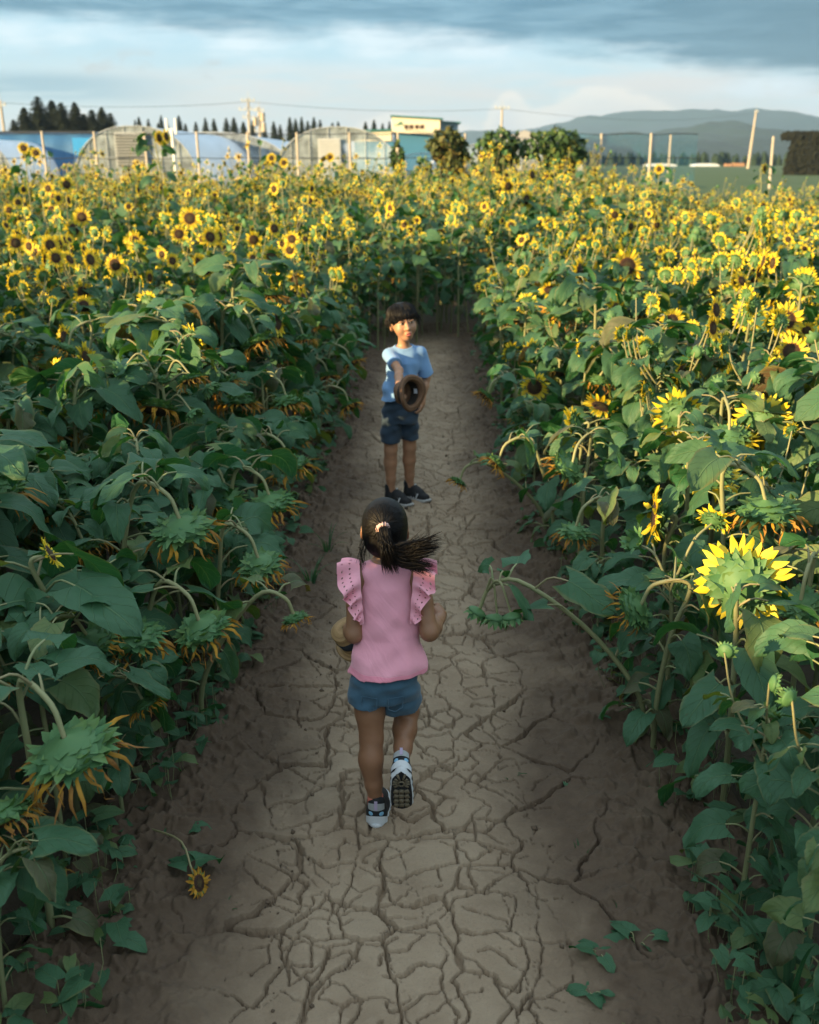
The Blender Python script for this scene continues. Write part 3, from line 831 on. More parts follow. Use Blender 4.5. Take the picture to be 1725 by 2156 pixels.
def thin(name, stops, rough=.6, tr=.25, trc=(1.2, 1.1, .6), sc=60):
    """thin plant tissue: colour runs along the part (uv.x), varied by tint"""
    def f(n):
        t = n.new('ShaderNodeAttribute', attribute_name='tint').outputs['Fac']
        uvn = n.new('ShaderNodeUVMap'); u, v, _ = n.sep(uvn.outputs[0])
        tc = n.new('ShaderNodeTexCoord').outputs['Object']; a = n.noise(tc, sc, 3)
        c0, c1, c2 = stops
        col = n.mix(u, c0, c1); col = n.mix(n.m('MULTIPLY', t, n.m('ADD', a, .35), clamp=True), col, c2)
        p = n.bsdf(col, rough)
        tl = n.new('ShaderNodeBsdfTranslucent'); n.put(tl.inputs[0], n.mix(1.0, col, trc, 'MULTIPLY'))
        x = n.new('ShaderNodeMixShader'); x.inputs[0].default_value = tr
        n.t.links.new(p, x.inputs[1]); n.t.links.new(tl.outputs[0], x.inputs[2])
        return x.outputs[0]
    return mat(name, f)
M_LEAF = leaf_material()
M_STEM = thin('sunflower_stem', ((.14, .19, .080), (.27, .30, .14), (.30, .20, .11)), .65, .0)
M_PETAL = thin('fresh_petal', ((.74, .45, .010), (.86, .68, .022), (.88, .78, .10)), .6, .30)
M_OLD = thin('withered_petal', ((.56, .33, .02), (.44, .20, .018), (.20, .085, .02)), .75, .18)
M_BRACT = thin('bract', ((.045, .150, .065), (.085, .215, .080), (.15, .24, .06)), .6, .18, (1.3, 1.4, .5))
def disc_mat():
    def f(n):
        tc = n.new('ShaderNodeTexCoord').outputs['Object']; uvn = n.new('ShaderNodeUVMap'); u, v, _ = n.sep(uvn.outputs[0])
        a = n.noise(tc, 260, 2)
        col = n.mix(n.step(u, .25, .62), (.055, .040, .012), (.030, .012, .006)); col = n.mix(n.step(u, .80, .98), col, (.15, .062, .010))
        col = n.mix(n.m('MULTIPLY', n.step(a, .55, .7), .5), col, (.24, .11, .02))
        return n.bsdf(col, .85, n.bump(a, .9, .006))
    return mat('seed_disc', f)
M_DISC = disc_mat()

def leaf(b, rg, base, az, L, W, a0, a1, nu=7, nv=5, tint=.3, roll=0.0, cup=.25, wave=.05):
    s = np.linspace(0, 1, nu); v = np.linspace(-1, 1, nv)
    pit = a0 + (a1 - a0) * s ** .8
    ds = L / (nu - 1)
    rr = np.concatenate([[0], np.cumsum(np.cos((pit[1:] + pit[:-1]) / 2) * ds)]); zz = np.concatenate([[0], np.cumsum(np.sin((pit[1:] + pit[:-1]) / 2) * ds)])
    bend = rg.normal(0, .25) * s * s
    h = np.stack([np.cos(az + bend), np.sin(az + bend), 0 * s], -1); side = np.stack([-np.sin(az + bend), np.cos(az + bend), 0 * s], -1)
    up = np.array([0, 0, 1.0])
    T = h * np.cos(pit)[:, None] + up * np.sin(pit)[:, None]; N = -h * np.sin(pit)[:, None] + up * np.cos(pit)[:, None]
    if roll:
        side, N = side * math.cos(roll) + N * math.sin(roll), N * math.cos(roll) - side * math.sin(roll)
    mid = np.array(base) + h * 0 + np.cumsum(np.vstack([[0, 0, 0], np.diff(rr)[:, None] * h[1:]]), 0) + up * zz[:, None]
    w = W * (1 - s) ** .72 * (s + .16) ** .42 * 1.42
    S, Vv = np.meshgrid(s, v, indexing='ij')
    jag = 1 + .07 * np.sin(S * 21 + 2.0) * (np.abs(Vv) > .9)
    av = np.abs(Vv)
    P = mid[:, None, :] + side[:, None, :] * (w[:, None] * Vv * jag)[..., None]
    P = P - T[:, None, :] * (L * .20 * av ** 2 * (1 - S) ** 3)[..., None]
    ph = rg.uniform(0, 6.28)
    P = P + N[:, None, :] * (w[:, None] * (cup * av - .30 * cup * av * av * 2) + W * wave * np.sin(S * 8 + ph + Vv * 2.2) * av)[..., None]
    q1, q2, q3 = rg.uniform(0, 6.28, 3); P = P + N[:, None, :] * (W * .11 * (np.sin(S * 7.5 + Vv * 3.1 + q1) * np.sin(Vv * 4.3 + q2) + .8 * np.sin(S * 12 - Vv * 5 + q3) * av) * (.25 + S))[..., None]
    if rg.random() < .75: P = P + N[:, None, :] * (W * .22 * np.sin(S * 3 + ph) * Vv * rg.uniform(-1.6, 1.6))[..., None]
    F0 = b.n
    b.grid(P, 0, tint=np.full(nu * nv, tint))

def head_parts(rg, kind, Rd, lod=0):
    """flower head looking along +Z, stalk joins at z = -0.55 Rd"""
    pet, dis, bra = MB(), MB(), MB()
    k = (18, 10, 6)[lod]
    # seed disc
    rs = (0, .45, .8, 1.0) if lod < 2 else (0, 1.0)
    dome = {'fresh': .18, 'old': .30, 'bud': .15}[kind]
    Rk = Rd * (.78 if lod == 2 else 1.0)
    P = np.array([[(r * Rk * math.cos(a), r * Rk * math.sin(a), Rd * (dome * (1 - r * r) + .06 * (lod == 2))) for a in np.linspace(0, 2 * math.pi, k + 1)] for r in rs])
    if kind != 'bud':
        i = MB(); m = len(rs)
        a_, b_ = P.shape[:2]; idx = np.arange(a_ - 1)[:, None] * b_ + np.arange(b_ - 1)[None, :]
        F = np.stack([idx, idx + b_, idx + b_ + 1, idx + 1], -1).reshape(-1, 4)
        uv = np.stack([np.repeat(np.array(rs)[:, None], b_, 1), np.zeros((a_, b_))], -1).reshape(-1, 2)
        dis.add(P.reshape(-1, 3), F, 0, uv)
    # green back
    zs = ((1.0, 0), (1.06, -.14), (.92, -.30), (.62, -.46), (.28, -.56), (.10, -.66)) if lod == 0 else ((1.02, 0), (.9, -.28), (.16, -.56))
    P = np.array([[(r * Rd * math.cos(a), r * Rd * math.sin(a), z * Rd) for a in np.linspace(0, 2 * math.pi, k + 1)] for r, z in zs])
    if lod < 2 or True:
        bra.grid(P, tint=.25)
    # bracts: rows of pointed scales
    rows = {0: ((24, .98, -.04, .42), (20, .94, -.20, .46), (15, .76, -.36, .42), (9, .48, -.48, .34)), 1: ((11, .95, -.1, .6),), 2: ()}[lod]
    if kind == 'bud': rows = ((14, .85, 0, .7), (12, .9, -.1, .75), (10, .7, -.3, .6)) if lod == 0 else ((8, .8, 0, .8),)
    for cnt, r0, z0, Lb in rows:
        for j in range(cnt):
            a = (j + rg.uniform(-.3, .3)) / cnt * 6.283; Lq = Lb * Rd * rg.uniform(.8, 1.25); wd = Rd * .21 * rg.uniform(.8, 1.2) * (18 / cnt) ** .5
            o = np.array([math.cos(a), math.sin(a), 0]); t = np.array([-math.sin(a), math.cos(a), 0])
            c = o * r0 * Rd + np.array([0, 0, z0 * Rd])
            el = rg.uniform(-.5, .35) if kind != 'bud' else rg.uniform(.5, 1.3)
            d = o * math.cos(el) + np.array([0, 0, math.sin(el)]); n_ = np.cross(d, t)
            tipc = rg.uniform(-.35, .35) * Lq
            pts = np.stack([np.stack([c - t * wd, c, c + t * wd]) - n_ * 0, np.stack([c + d * Lq * .5 - t * wd * .75, c + d * Lq * .5 + n_ * wd * .3, c + d * Lq * .5 + t * wd * .75]), np.stack([c + d * Lq + n_ * tipc - t * .001, c + d * Lq + n_ * tipc, c + d * Lq + n_ * tipc + t * .001])])
            bra.grid(pts, tint=np.full(9, rg.uniform(0, .8)))
    # ray petals
    if kind != 'bud':
        cnt = {0: 30, 1: 16, 2: 8}[lod]
        if kind == 'old': cnt = int(cnt * 1.15)
        nu = {0: 7, 1: 4, 2: 2}[lod]
        for j in range(cnt):
            a = (j + rg.uniform(-.35, .35)) / cnt * 6.283
            if kind == 'old' and rg.random() < .12: continue
            L = Rd * (rg.uniform(.85, 1.2) if kind == 'fresh' else rg.uniform(.75, 1.35)); wd = Rd * (.17 if kind == 'fresh' else .070) * rg.uniform(.8, 1.2) * (30 / {0: 30, 1: 18, 2: 11}[lod])
            if lod == 2: wd = Rd * .46; L *= 1.25
            o = np.array([math.cos(a), math.sin(a), 0]); t = np.array([-math.sin(a), math.cos(a), 0]); zz = np.array([0, 0, 1.0])
            if kind == 'fresh': e0, e1 = rg.uniform(-.15, .5), rg.uniform(-.8, .7)
            else: e0, e1 = rg.uniform(-.1, .7), rg.uniform(.3, 2.2)
            tw = rg.normal(0, .5) if kind == 'fresh' else rg.normal(0, 2.0)
            p = o * Rd * (.93 if lod < 2 else .70) + zz * Rd * .02 + zz * rg.uniform(-.04, .04) * Rd; pts = []
            for q in range(nu):
                s = q / (nu - 1); e = e0 + (e1 - e0) * s
                d = o * math.cos(e) + zz * math.sin(e); nn = np.cross(t, d)
                tt = t * math.cos(tw * s) + nn * math.sin(tw * s)
                if q: p = p + d * L / (nu - 1) + t * (rg.normal(0, .03 if kind == 'fresh' else .075) * L)
                ww = wd * (math.sin(math.pi * (s * .86 + .14)) ** .7 if lod < 2 else (1, .35)[q]) * (.45 if q == 0 else 1)
                ww = max(ww, .0008)
                pts.append(np.stack([p - tt * ww, p + nn * ww * (.25 if kind == 'fresh' else .5), p + tt * ww]) if lod < 2 else np.stack([p - tt * ww, p + tt * ww]))
            tn = rg.uniform(0, .5) if kind == 'fresh' else rg.uniform(0, 1)
            pet.grid(np.array(pts), tint=np.full(len(pts) * len(pts[0]), tn))
    return pet, dis, bra

def face_mat(pos, d, scale=1.0, spin=0.0):
    q = Vector(d).normalized().to_track_quat('Z', 'Y').to_matrix() @ Matrix.Rotation(spin, 3, 'Z') * scale
    m = q.to_4x4(); m.translation = Vector(pos); return m

def spline(P, n):
    """Catmull-Rom through control points"""
    P = np.array([list(p) for p in P], float); P = np.vstack([2 * P[0] - P[1], P, 2 * P[-1] - P[-2]])
    out = []; segs = len(P) - 3
    for t in np.linspace(0, segs - 1e-6, n):
        i = int(t); f = t - i; a, b_, c, d = P[i:i + 4]
        out.append(.5 * ((2 * b_) + (-a + c) * f + (2 * a - 5 * b_ + 4 * c - d) * f * f + (-a + 3 * b_ - 3 * c + d) * f ** 3))
    return np.array(out)

def petiole_leaf(leafs, stems, rg, p, az, L, lod, tint, droop=None, plen=None):
    pl = plen if plen else rg.uniform(.5, .8) * L
    e = rg.uniform(.35, .95); h = np.array([math.cos(az), math.sin(az), 0])
    q1 = p + h * pl * .55 * math.cos(e) + np.array([0, 0, pl * .55 * math.sin(e)]); q2 = q1 + h * pl * .45 + np.array([0, 0, pl * .02])
    stems.tube(spline([p, q1, q2], (6, 4, 3)[lod]), np.linspace(.0046, .0028, (6, 4, 3)[lod]), (5, 3, 3)[lod], 0, rg.uniform(0, .7), False)
    a0 = rg.uniform(-.45, .45); a1 = rg.uniform(-1.7, -.5) if droop is None else droop
    nu, nv = ((10, 7), (5, 5), (3, 3))[lod]
    leaf(leafs, rg, q2, az + rg.normal(0, .2), L, L * rg.uniform(.34, .46), a0, a1, nu, nv, tint, rg.normal(0, .55), rg.uniform(-.1, .6), rg.uniform(.04, .16))

def leaf_tint(rg, f=1.0):
    u = rg.random()
    return .95 + .05 * rg.random() if u < .022 * f else rg.uniform(.6, .88) if u < .17 else rg.uniform(.25, .6) if u < .5 else rg.uniform(0, .3)

def stem_with_leaves(rg, ctrl, n_leaf, Lr, lod, f0=.16, f1=.93, r0=.011, r1=.0065, keep=None):
    st, lf = MB(), MB()
    P = spline(ctrl, (22, 9, 5)[lod]); m = len(P)
    st.tube(P, np.linspace(r0, r1, m), (7, 5, 3)[lod], 0, .25, False)
    az = rg.uniform(0, 6.28)
    for j in range(n_leaf):
        f = f0 + (f1 - f0) * (j + rg.uniform(-.3, .3)) / max(1, n_leaf - 1); f = min(max(f, .05), .97)
        x = f * (m - 1); i = min(int(x), m - 2); p = P[i] + (P[i + 1] - P[i]) * (x - i)
        az += 2.4 + rg.normal(0, .25)
        L = rg.uniform(*Lr) * (.62 + .55 * math.sin(math.pi * min(1, max(0, (f - .02) / .98)) ** .9))
        low = f < .36
        tint = leaf_tint(rg, 4.0 if low else 1.0)
        if keep is not None:
            c = p + np.array([math.cos(az), math.sin(az), .25]) * L * 1.0
            for hq, cd, rad in keep:
                s_ = (c - hq).dot(cd)
                if s_ > -.02 and np.linalg.norm(c - hq - cd * s_) < rad + .12: az += 1.9; break
        petiole_leaf(lf, st, rg, p, az, L, lod, tint, rg.uniform(-1.75, -1.2) if (low or tint > .9) else None)
    return st, lf, P

def stalk_end(P): 
    d = P[-1] - P[-2]; return d / np.linalg.norm(d)

def make_plant(rg, H, kind, Rd=.055, lod=0, n_leaf=13, Lr=(.13, .20), face=(1, 0, 0), branches=0, side_kind='fresh', droop=.16):
    """returns stem, leaves, [(petals, disc, bracts)] in plant coordinates"""
    face = np.array(face, float); fh = np.array([face[0], face[1], 0]); fh /= np.linalg.norm(fh) + 1e-9
    lean = np.append(rg.normal(0, .035, 2), 0)
    if kind == 'old':
        top = np.array([0, 0, H]) + lean + fh * .03
        ctrl = [(0, 0, -.05), lean * .3 + (0, 0, H * .4), lean * .8 + (0, 0, H * .8), top, top + fh * droop * .75 + np.array([0, 0, .012]), top + fh * droop * 1.15 + np.array([0, 0, -droop * .55])]
        d = fh * .25 + np.array([0, 0, -1.0]) + rg.normal(0, .18, 3); 
    elif kind == 'fresh':
        top = np.array([0, 0, H]) + lean
        ctrl = [(0, 0, -.05), lean * .3 + (0, 0, H * .45), lean * .8 + (0, 0, H * .85), top - fh * .02, top + fh * .04 + np.array([0, 0, .02])]
        d = fh + np.array([0, 0, face[2]])
    else:
        top = np.array([0, 0, H]) + lean
        ctrl = [(0, 0, -.05), lean * .4 + (0, 0, H * .5), lean + (0, 0, H * .9), top]
        d = fh * .5 + np.array([0, 0, .8])
    st, lf, P = stem_with_leaves(rg, ctrl, n_leaf, Lr, lod)
    d = d / np.linalg.norm(d)
    heads = []
    def add_head(pos, dr, kd, r):
        M = face_mat(np.array(pos) + np.array(dr) * r * .56, dr, 1.0, rg.uniform(0, 6.28))
        hp = [MB() for _ in range(3)]
        for q, src in zip(hp, head_parts(rg, kd, r, lod)): q.extend(src, M)
        heads.append(hp)
    add_head(P[-1], d, kind, Rd)
    for j in range(branches):
        i = int(len(P) * rg.uniform(.50, .80)); p = P[min(i, len(P) - 2)]; a = math.atan2(fh[1], fh[0]) + rg.normal(0, 1.3)
        h = np.array([math.cos(a), math.sin(a), 0]); Lb = rg.uniform(.16, .46) * min(1, H)
        q = [p, p + h * Lb * .35 + np.array([0, 0, Lb * .5]), p + h * Lb * .5 + np.array([0, 0, Lb])]
        st.tube(spline(q, (9, 5, 3)[lod]), np.linspace(.0055, .0038, (9, 5, 3)[lod]), (5, 4, 3)[lod], 0, .4, False)
        ee = rg.uniform(-.15, .5); dd = fh * rg.uniform(.6, 1) + h * .4 + np.array([0, 0, ee]); dd /= np.linalg.norm(dd)
        add_head(q[-1], dd, 'bud' if rg.random() < .2 else side_kind, Rd * rg.uniform(.62, .85))
        for _ in range(2 if lod < 2 else 1): petiole_leaf(lf, st, rg, np.array(q[1]), rg.uniform(0, 6.28), rg.uniform(.06, .11), lod, leaf_tint(rg))
    return st, lf, heads

def link_plant(loc, rz, meshes, label, group, scale=1.0):
    t = tag(empty('sunflower', loc, rz), label, 'sunflower', group); t.scale = (scale,) * 3
    put('stem', meshes[0], t); put('leaves', meshes[1], t)
    for br, pe, di in meshes[2]:
        h = put('flower_head', br, t)
        if pe is not None: put('petals', pe, h)
        if di is not None: put('seed_disc', di, h)
    return t
def plant_meshes(st, lf, heads, kinds):
    hs = []
    for (pe, di, br), kd in zip(heads, kinds):
        hs.append((br.mesh('flower_head', [M_BRACT]), pe.mesh('petals', [M_OLD if kd == 'old' else M_PETAL]) if pe.n else None, di.mesh('seed_disc', [M_DISC]) if di.n else None))
    return st.mesh('stem', [M_STEM]), lf.mesh('leaves', [M_LEAF]), hs

# --- plants with a place of their own in the photograph
def hero(px, py, Y, kind, Rd, d, base_off, label, n_leaf=11, Lr=(.11, .18), seed=0, arc=.14, side=(), rise=.0, extra=None):
    rg = np.random.default_rng(1000 + seed)
    hp = np.array(at(px, py, Y)); d = np.array(d, float); d /= np.linalg.norm(d)
    root = np.array([hp[0] + base_off[0], hp[1] + base_off[1], 0.0])
    if base_off[0] < 0 or hp[0] < 0: root[0] = min(root[0], float(xl(root[1])) - .02) if hp[0] < 0 else root[0]
    if hp[0] > 0: root[0] = max(root[0], float(xr(root[1])) + .02)
    loc = root; e = hp - root - d * Rd * .5          # stalk end, local
    n = np.array([0, 0, 1.0])
    if kind == 'old' or d[2] < -.35:
        hh = np.array([e[0], e[1], 0]); ln = np.linalg.norm(hh) + 1e-6; hh /= ln
        top = e - hh * arc * 1.0 + n * (arc * .75 + rise)
        ctrl = [(0, 0, -.05), tuple(np.array([e[0] * .05, e[1] * .05, e[2] * .4])), tuple(top * np.array([.45, .45, .72])), tuple(top - hh * .02), tuple(e - hh * arc * .30 + n * (arc * .62 + rise * .6)), tuple(e)]
    else:
        ctrl = [(0, 0, -.05), (e[0] * .25, e[1] * .25, e[2] * .4), (e[0] * .7, e[1] * .7, e[2] * .78), tuple(e - d * .05), tuple(e)]
    cd = np.array([0, 0, CAM_H]) - hp; cd /= np.linalg.norm(cd)
    st, lf, P = stem_with_leaves(rg, ctrl, int(n_leaf * 1.5), Lr, 0, .10, .76, keep=[(e, cd, Rd)])
    heads, kinds = [], []
    def ah(e_, d_, kd, r):
        M = face_mat(np.array(e_) + d_ * r * .56, d_, 1.0, rg.uniform(0, 6.28)); hpz = [MB() for _ in range(3)]
        for q, s_ in zip(hpz, head_parts(rg, kd, r, 0)): q.extend(s_, M)
        heads.append(hpz); kinds.append(kd)
    ah(P[-1], d, kind, Rd)
    for (sx, sy, sY, skd, sr, sd, f) in side:
        q = np.array(at(sx, sy, sY)) - root; sd = np.array(sd, float); sd /= np.linalg.norm(sd); p = P[int(f * (len(P) - 1))]
        q = q - sd * sr * .5
        midp = (p + q) / 2 + np.array([0, 0, .05 if sd[2] > -.3 else max(.06, q[2] * .0 + abs(q[2] - p[2]) * .5 + .06)])
        st.tube(spline([p, midp, q], 12), np.linspace(.006, .0042, 12), 5, 0, .35, False); ah(q, sd, skd, sr)
        petiole_leaf(lf, st, rg, midp, rg.uniform(0, 6.28), rg.uniform(.07, .11), 0, leaf_tint(rg))
    if extra: extra(rg, st, lf, P)
    ms = plant_meshes(st, lf, heads, kinds)
    link_plant(tuple(loc), 0, ms, label, None)
    HERO_POS.append((loc[0], loc[1])); HERO_HEAD.append(hp)
HERO_POS = []; HERO_HEAD = []
DN = (.25, -.15, -1)
hero(152, 1585, 2.10, 'old', .086, (.22, .12, -.85), (-.16, .10), 'sunflower hanging the largest withered head at the lower left, its green back showing', 8, (.12, .20), 1)
hero(5, 1720, 2.0, 'old', .060, (.3, -.2, -.8), (-.22, .05), 'sunflower with a drooping head half cut off by the left edge, low down', 4, (.14, .22), 2)
hero(278, 1345, 2.85, 'old', .078, (.10, .06, -.95), (-.14, .12), 'sunflower with a wide drooping head fringed in dark orange, beside the brighter petalled one', 10, (.12, .20), 3)
hero(428, 1325, 2.98, 'old', .070, (.22, .18, -.8), (-.30, .15), 'sunflower with a bowed green head and a few bright yellow petals left', 9, (.12, .19), 4)
hero(385, 1115, 3.20, 'old', .080, (.12, .16, -.85), (-.32, .10), 'sunflower bowed under a large head ringed by curled orange petals, highest at the near left', 12, (.12, .20), 5)
hero(548, 1190, 3.55, 'old', .064, (.12, .20, -.8), (-.22, .12), 'sunflower leaning to the path with a round green head and brown petal ends', 9, (.11, .18), 6)
hero(105, 1165, 2.75, 'fresh', .028, (.9, .25, .5), (-.05, .08), 'short sunflower with a small bright flower turned up among wide dark leaves', 9, (.18, .25), 7)
hero(572, 1062, 4.20, 'old', .082, (.15, .05, -.9), (-.26, .10), 'sunflower with a flat drooping head and long orange fringe, close to the girl', 11, (.11, .18), 8)
hero(478, 1048, 4.25, 'old', .068, (.0, .05, -.95), (-.12, .10), 'sunflower with a darker drooping head tucked left of the long fringed one', 10, (.11, .18), 9)
hero(612, 982, 4.85, 'old', .078, (.25, .05, -.9), (-.24, .12), 'sunflower nodding over the path edge below the row of small yellow fringes', 11, (.11, .18), 10)
hero(500, 845, 5.7, 'old', .085, (.0, -.1, -1), (-.15, .10), 'sunflower with a flat face down head in the middle of the left bank', 11, (.11, .18), 11)
hero(605, 848, 5.8, 'old', .078, (.15, -.1, -1), (-.18, .10), 'sunflower with a face down head right of the flat one on the left bank', 11, (.11, .18), 12)
hero(622, 1303, 3.25, 'old', .036, (.3, -.1, -.9), (-.38, .05), 'thin sunflower stretching out low over the path with one small green head', 5, (.09, .14), 13, .10)
hero(738, 855, 7.1, 'old', .062, (.4, -.4, -.7), (-.25, .1), 'lowest of the yellow fringed heads stacked along the path left of the boy', 10, (.14, .2), 14)
hero(742, 765, 7.9, 'old', .062, (.5, -.4, -.7), (-.25, .1), 'topmost of the yellow fringed heads beside the boy', 10, (.14, .2), 15)
hero(692, 795, 7.6, 'old', .066, (.2, -.4, -.8), (-.2, .1), 'sunflower with bright yellow hanging petals, left of the heads beside the boy', 10, (.14, .2), 16)
hero(345, 800, 4.75, 'bud', .03, (.1, 0, 1), (.02, .05), 'sunlit sunflower whose pale branches arch over with nodding heads, tallest on the near left', 9, (.13, .2), 17,
     side=((252, 778, 4.7, 'bud', .042, (-.9, -.2, -.4), .80), (405, 800, 4.65, 'old', .050, (.3, -.3, -.8), .90), (442, 818, 4.75, 'bud', .042, (.6, -.2, -.6), .88), (408, 872, 4.6, 'bud', .040, (.5, -.3, -.6), .66)))
hero(180, 757, 5.9, 'fresh', .055, (.95, -.1, .15), (-.05, .05), 'sunflower seen in profile with its yellow petals turned to the path, upper left bank', 9, (.14, .2), 18)
hero(140, 735, 6.0, 'old', .055, (-.5, -.2, -.8), (.06, .05), 'sunflower with a shrivelled brown drooping head beside the one in profile', 9, (.14, .2), 19)
# right bank
hero(1560, 1228, 2.85, 'fresh', .078, (.40, .80, -.12), (-.02, -.14), 'largest sunflower on the right, spiky green back to us, bright petals at one side', 12, (.12, .20), 31)
hero(1428, 872, 4.70, 'fresh', .066, (.15, .85, .05), (.0, -.12), 'sunlit sunflower seen from behind, a full ring of petals round a yellow green back', 11, (.11, .18), 32)
hero(1607, 888, 4.55, 'fresh', .072, (.45, .75, .0), (-.04, -.12), 'big sunflower seen from behind high on the right bank, on a pale lit stalk', 11, (.11, .18), 33)
hero(1498, 1000, 4.0, 'fresh', .070, (.1, .35, -.85), (-.12, -.10), 'sunflower bowed flat with lit yellow petals spread round its green top', 11, (.11, .18), 34)
hero(1535, 922, 4.45, 'fresh', .075, (.1, .2, -.9), (.0, .12), 'sunflower with a thick skirt of bright hanging petals between the two backs', 9, (.11, .18), 35)
hero(1195, 985, 4.6, 'old', .070, (-.45, .3, -.55), (.10, .08), 'sunflower with a green backed head and yellow petals turned left toward the path', 11, (.10, .17), 36)
hero(1210, 898, 5.3, 'fresh', .064, (-.7, .3, -.2), (.08, .05), 'sunflower facing the path with its green back lit, above the left turned one', 11, (.10, .17), 37)
hero(1380, 1087, 3.75, 'fresh', .066, (-1, .15, .05), (.10, .05), 'sunflower in profile facing left with petals spread upright in the sun', 11, (.11, .18), 38)
hero(1612, 1078, 3.45, 'old', .084, (.1, .02, -.95), (-.12, .06), 'sunflower drooping on the right with dull orange curls under a green cap', 11, (.12, .19), 39)
hero(1210, 1122, 4.15, 'old', .058, (-.1, .05, -.9), (.16, .10), 'sunflower hanging a brown fringed head low on the right, by the path', 10, (.10, .17), 40)
hero(1335, 1282, 3.15, 'old', .060, (-.5, .3, -.5), (.10, -.05), 'sunflower with a half hidden green head under a long pointed leaf', 10, (.11, .18), 41)
hero(1685, 1275, 3.0, 'old', .058, (.2, .4, -.8), (.05, .08), 'sunflower with thin yellow petals hanging at the right edge, beside the largest one', 8, (.11, .18), 42)
hero(1420, 1215, 3.2, 'bud', .022, (.1, 0, 1), (.02, .02), 'branching sunflower of pale lit stalks carrying small buds, left of the largest one', 10, (.11, .18), 43,
     side=((1335, 1140, 3.3, 'bud', .036, (-.6, -.3, .6), .80), (1503, 1095, 3.3, 'fresh', .034, (.4, .5, .4), .86), (1432, 1250, 3.1, 'bud', .028, (.3, -.4, .6), .72)))
def bent(rg, st, lf, P): pass
hero(1005, 1290, 3.30, 'bud', .036, (-.5, -.1, -.8), (.48, -.12), 'sunflower whose bare stalk bends far over the path with a cluster of green heads', 5, (.12, .17), 44, .13, rise=.02,
     side=((1045, 1305, 3.25, 'bud', .040, (-.2, -.3, -.9), .90), (1078, 1300, 3.2, 'bud', .034, (.2, -.2, -.9), .86)))
hero(1655, 674, 6.3, 'fresh', .060, (-.25, -.95, .1), (.0, .05), 'round sunflower facing us in full, right of the group of sunlit backs', 10, (.14, .2), 45)
hero(1688, 600, 6.7, 'fresh', .060, (.3, .8, .05), (.0, -.05), 'large sunflower turned from us high at the right edge', 10, (.14, .2), 46)
hero(1577, 664, 6.3, 'fresh', .058, (.2, .9, .1), (.0, .05), 'sunflower with its lit green back to us, left of the one facing us in full', 10, (.14, .2), 47)
hero(1667, 740, 5.8, 'fresh', .052, (-.5, -.8, .2), (.0, .05), 'small sunflower just below the round one that faces us in full', 10, (.14, .2), 48)
hero(1126, 815, 6.4, 'fresh', .052, (-.35, -.9, .1), (.10, .05), 'sunflower facing us at the path edge on the right, level with the boy', 10, (.13, .19), 49)
hero(1265, 857, 5.7, 'fresh', .058, (.2, -.3, .9), (.0, .05), 'sunflower opened to the sky on the right bank, right of the path edge one', 10, (.14, .2), 50)
hero(1160, 612, 8.4, 'fresh', .060, (.0, -.5, .8), (.0, .05), 'sunflower with a brown centre turned to the sky over dark leaves, right of the boy', 10, (.13, .19), 51)
hero(1022, 835, 6.3, 'old', .050, (-.6, -.3, -.6), (.12, .05), 'sunflower nodding low into the path from the right, behind the hat', 8, (.12, .18), 52)
hero(1043, 975, 5.0, 'old', .052, (-.6, -.2, -.6), (.10, .06), 'sunflower with a dark nodding head low over the path, right of the shoes', 8, (.12, .18), 53)
hero(965, 1015, 5.3, 'old', .040, (-.5, -.2, -.8), (.30, .02), 'sunflower lying out over the bare path with one green head, near the shoes', 4, (.10, .14), 54, .12)
# taller ones that stand against the greenhouses
for i, (px, py, Y, d, lab) in enumerate(((50, 312, 17, (.2, -1, .1), 'tall sunflower pair facing us before the blue net tunnel'), (335, 290, 14, (.9, -.4, .1), 'tallest sunflower, branching high before the dark shuttered polytunnel'), (572, 333, 20, (.0, -1, .1), 'tall sunflower pair with dark centres before the pale tunnel'), (695, 331, 22, (.1, -1, 0), 'tall sunflower with one round face before the louvred polytunnel'), (1388, 356, 20, (-.3, -.9, 0), 'tall sunflower ringed with petals before the green field, right of the net posts'), (1610, 355, 19, (.5, -.6, .1), 'tall sunflower standing clear before the field below the leaning pole'))):
    side = ((px + 26, py + 10, Y, 'fresh', .050, d, .75),) if i in (0, 2) else ((px + 15, py - 2, Y, 'fresh', .05, d, .80), (px - 42, py + 6, Y, 'bud', .045, d, .6), (px + 10, py + 32, Y, 'bud', .045, d, .5)) if i == 1 else ()
    hero(px, py, Y, 'fresh', .052, d, (.0, .03), lab, 10, (.14, .2), 70 + i, side=side)
for i, (px, py, Y) in enumerate(((400, 460, 11.5), (283, 508, 10.2), (243, 557, 9.2), (555, 600, 8.6), (173, 457, 11.3), (313, 640, 7.4), (822, 440, 13.5), (432, 612, 8.2))):
    lab = ('sunflower facing us, largest disc in the upper left of the field', 'round sunflower facing us just below the largest disc on the left', 'small sunflower facing us under the round one on the left', 'sunflower with a dark centre facing us above the left bank near the boy', 'sunflower pair facing us beside a bare forked stem, far left', 'sunflower with a spiky back half turned, in the dark leaves of the left bank', 'sunflower facing left in the middle of the field above the boy', 'narrow sunflower in profile among dark leaves, left of the dark centred one')[i]
    hero(px, py, Y, 'fresh', .068 if i == 0 else .055, ((0, -1, .1), (.1, -1, .1), (-.1, -1, 0), (.2, -1, .1), (.1, -1, .1), (.3, .7, .1), (-.7, -.5, 0), (.95, -.2, .1))[i], (0, .04), lab, 10, (.14, .2), 90 + i)

